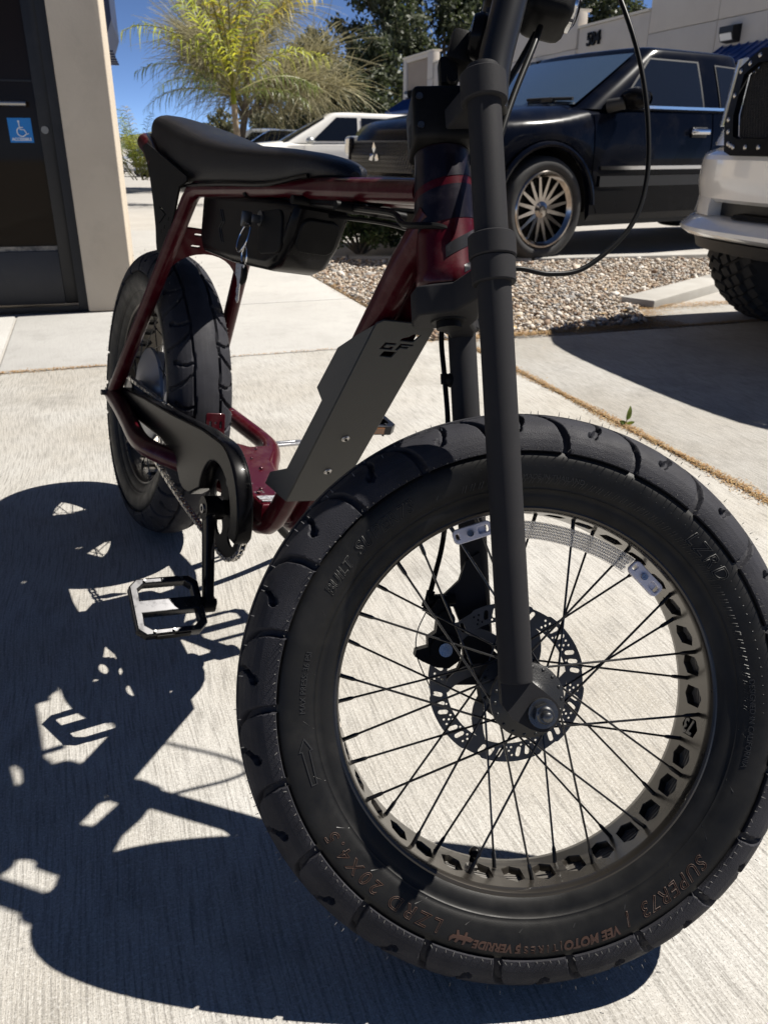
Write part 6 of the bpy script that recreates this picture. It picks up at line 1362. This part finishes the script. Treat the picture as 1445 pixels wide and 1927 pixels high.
# feather palm
M_PALM = [mat('palm_leaflet', (0.125, 0.155, 0.018), 0.42, c2=(0.24, 0.235, 0.022), scale=1.6, sub=(0.3, 0.34, 0.02, .55, 2.3)), mat('yellowing_palm_leaflet', (0.20, 0.18, 0.018), 0.45, c2=(0.27, 0.20, 0.02), scale=2, sub=(0.5, 0.4, 0.02, .55, 2.0)), mat('dark_palm_leaflet', (0.055, 0.080, 0.017), 0.42, c2=(0.095, 0.115, 0.02), scale=2, sub=(0.2, 0.25, 0.02, .45, 2.0))]
M_RACH = mat('palm_rachis', (0.20, 0.17, 0.05), 0.5, c2=(0.14, 0.14, 0.04), scale=5)
M_PTR = mat('palm_trunk', (0.20, 0.155, 0.105), 0.9, c2=(0.26, 0.21, 0.15), scale=10, bump=1.0, bscale=30)
def frond(parent, p0, az, el, L_, seed, m, droop=1.0, lw=.40, twist=0.0):
    rg = np.random.default_rng(seed); n = 44; pts = []; d = np.array([math.cos(az) * math.cos(el), math.sin(az) * math.cos(el), math.sin(el)]); p = np.array(p0, float); st = L_ / n
    for i in range(n + 1):
        pts.append(p.copy()); p = p + d * st; d = d + np.array([0, 0, -droop * (.25 + 1.4 * i / n) * st * .62]); d /= np.linalg.norm(d)
    pts = np.array(pts); q = MB(); q.tube([tuple(a) for a in pts], list(np.linspace(.017, .003, n + 1) * (L_ / 1.6)), 5); rc_ = q.build('frond', M_RACH, parent)
    V, F = [], []
    for i in range(5, n + 1):
        if i % 3 == 0: continue
        t = i / n; tg = pts[min(i + 1, n)] - pts[max(i - 1, 0)]; tg /= np.linalg.norm(tg); sd_ = np.cross(tg, [0, 0, 1]); sd_ /= np.linalg.norm(sd_) + 1e-9; up_ = np.cross(sd_, tg)
        ll = lw * (math.sin(PI * min(1, .12 + .80 * t)) ** .6) * (L_ / 1.6)
        for sg in (1, -1):
            for rep in range(1):
                dd = sd_ * sg * rg.uniform(.65, 1.0) + tg * rg.uniform(.35, .75) + up_ * rg.uniform(-.15, .45); dd /= np.linalg.norm(dd); l_ = ll * rg.uniform(.75, 1.1); a = pts[i] + tg * st * (rep * .5 - .25)
                wv = np.cross(dd, up_ + rg.normal(0, .3, 3)); wv /= np.linalg.norm(wv) + 1e-9; wv *= .0080 * (L_ / 1.6) * rg.uniform(.8, 1.3)
                m1 = a + dd * l_ * .45 + np.array([0, 0, -.05 * l_]); m2 = a + dd * l_ * .80 + np.array([0, 0, -.28 * l_]); e = a + dd * l_ * .97 + np.array([0, 0, -.62 * l_ * droop]); b0 = len(V)
                V += [a - wv * .5, a + wv * .5, m1 + wv, m1 - wv, m2 + wv * .7, m2 - wv * .7, e + wv * .12, e - wv * .12]; F += [(b0, b0 + 1, b0 + 2, b0 + 3), (b0 + 3, b0 + 2, b0 + 4, b0 + 5), (b0 + 5, b0 + 4, b0 + 6, b0 + 7)]
    me = npmesh('leaflets', np.array(V), np.array(F), False); ob('leaflets', me, m, rc_)
px_, py_ = -2.42, 15.0; pz_ = lot_z(px_, py_)
palm = tag(empty('palm_tree', Matrix.Translation((px_, py_, pz_))), 'yellow green feather palm with slender trunk behind the bicycle seat', 'palm tree')
q = MB(); q.tube(spl([(0, 0, -.1), (-.03, 0, .6), (-.08, 0, 1.2), (-.09, 0, 1.55)], 6), [.062 - .001 * k + (.004 if k % 2 else 0) for k in range(19)], 14); q.build('trunk', M_PTR, palm)
q = MB(); q.tube(spl([(-.09, 0, 1.5), (-.09, 0, 1.72), (-.08, 0, 2.0)], 6), [.045, .046, .045, .044, .042, .040, .036, .032, .028, .024, .020, .016, .012], 12); q.build('crownshaft', M_PALM[0], palm)
rr_ = random.Random(12)
FR = [(178, 66, 2.3, 0, .85), (172, 50, 2.1, 0, 1.2), (160, 78, 2.2, 1, .7), (95, 84, 2.2, 1, .55), (20, 80, 2.1, 0, .75), (8, 62, 2.0, 1, 1.25), (350, 40, 1.75, 0, 1.25), (30, 28, 1.6, 2, 1.2), (186, 14, 1.45, 2, 1.25), (200, 30, 1.55, 2, 1.2), (160, 26, 1.5, 2, 1.25), (240, 58, 1.8, 0, 1.1), (310, 60, 1.8, 0, 1.05), (120, 50, 1.7, 2, 1.1), (345, 14, 1.3, 2, 1.2), (190, 74, 2.4, 0, .8), (215, 82, 2.1, 0, .6)]
for k, (az, el, L_, mi_, dp) in enumerate(FR): frond(palm, (-.09 + rr_.uniform(-.03, .03), rr_.uniform(-.03, .03), 1.62 + .28 * (el / 90) + rr_.uniform(-.03, .05)), R(az), R(el), L_, 100 + k, M_PALM[mi_], dp, .40)
# palm-like bush by the pillar
bs = tag(empty('palm_bush', Matrix.Translation((-5.95, 21.5, lot_z(-5.95, 21.5)))), 'bushy low palm clump beside the storefront pillar', 'shrub')
for k in range(30):
    a = k * 2.4; frond(bs, (.35 * math.cos(a) * (k % 5) / 5, .35 * math.sin(a) * (k % 5) / 5, .25 + .45 * (k % 3) / 3), a, R(28 + (k * 37) % 52), 1.25 + .25 * ((k * 7) % 5) / 5, 300 + k, M_PALM[(0, 2, 2, 0, 1)[k % 5]], 1.1, .34)
# airy fine-twigged tree behind the palm
ft = tag(empty('fine_twig_tree', Matrix.Translation((-4.05, 24.0, lot_z(-4.05, 24)))), 'airy olive tree with fine thread like twigs behind the palm', 'tree')
q = MB(); rr_ = random.Random(21); tw = []
main = spl([(0, 0, -.1), (.10, 0, .9), (.28, 0, 1.7), (.40, 0, 2.5), (.42, .1, 3.5)], 6); q.tube(main, [.13 - .0035 * k for k in range(25)], 9)
limbs = []
for k in range(15):
    a = k * 2.399 + rr_.uniform(-.3, .3); L_ = rr_.uniform(2.1, 3.3); el = R(rr_.uniform(2, 62)); s_ = main[12 + k % 12]; dx, dy, dz = math.cos(a) * math.cos(el), math.sin(a) * math.cos(el), math.sin(el)
    pts = spl([s_, s_ + Vector((dx, dy, dz)) * L_ * .5 + Vector((0, 0, .15)), s_ + Vector((dx, dy, dz * .8)) * L_], 6); limbs.append(pts); q.tube(pts, list(np.linspace(.055, .012, len(pts))), 6)
q.build('trunk', M_BARK, ft); V, F = [], []
rg = np.random.default_rng(8)
for pts in limbs:
    for k in range(380):
        i = rg.integers(2, len(pts)); p = np.array(pts[i]); dirn = np.array(pts[-1] - pts[0]); dirn /= np.linalg.norm(dirn); d = dirn * rg.uniform(.3, 1) + rg.normal(0, .55, 3); d /= np.linalg.norm(d); L_ = rg.uniform(.6, 1.7); n = 6; prev = None
        sd_ = np.cross(d, rg.normal(size=3)); sd_ /= np.linalg.norm(sd_)
        for s_ in range(n + 1):
            w_ = .011 * (1 - .7 * s_ / n); b0 = len(V); V += [p - sd_ * w_, p + sd_ * w_]
            if prev is not None: F.append((prev, prev + 1, b0 + 1, b0))
            prev = b0; p = p + d * L_ / n; d = d + np.array([0, 0, -.10]) + rg.normal(0, .05, 3); d /= np.linalg.norm(d)
me = npmesh('twigs', np.array(V), np.array(F), False); ob('twigs', me, mat('olive_twig', (0.22, 0.20, 0.11), 0.7, c2=(0.30, 0.27, 0.15), scale=2, sub=(.2, .2, .08, .25, 1.4)), ft)
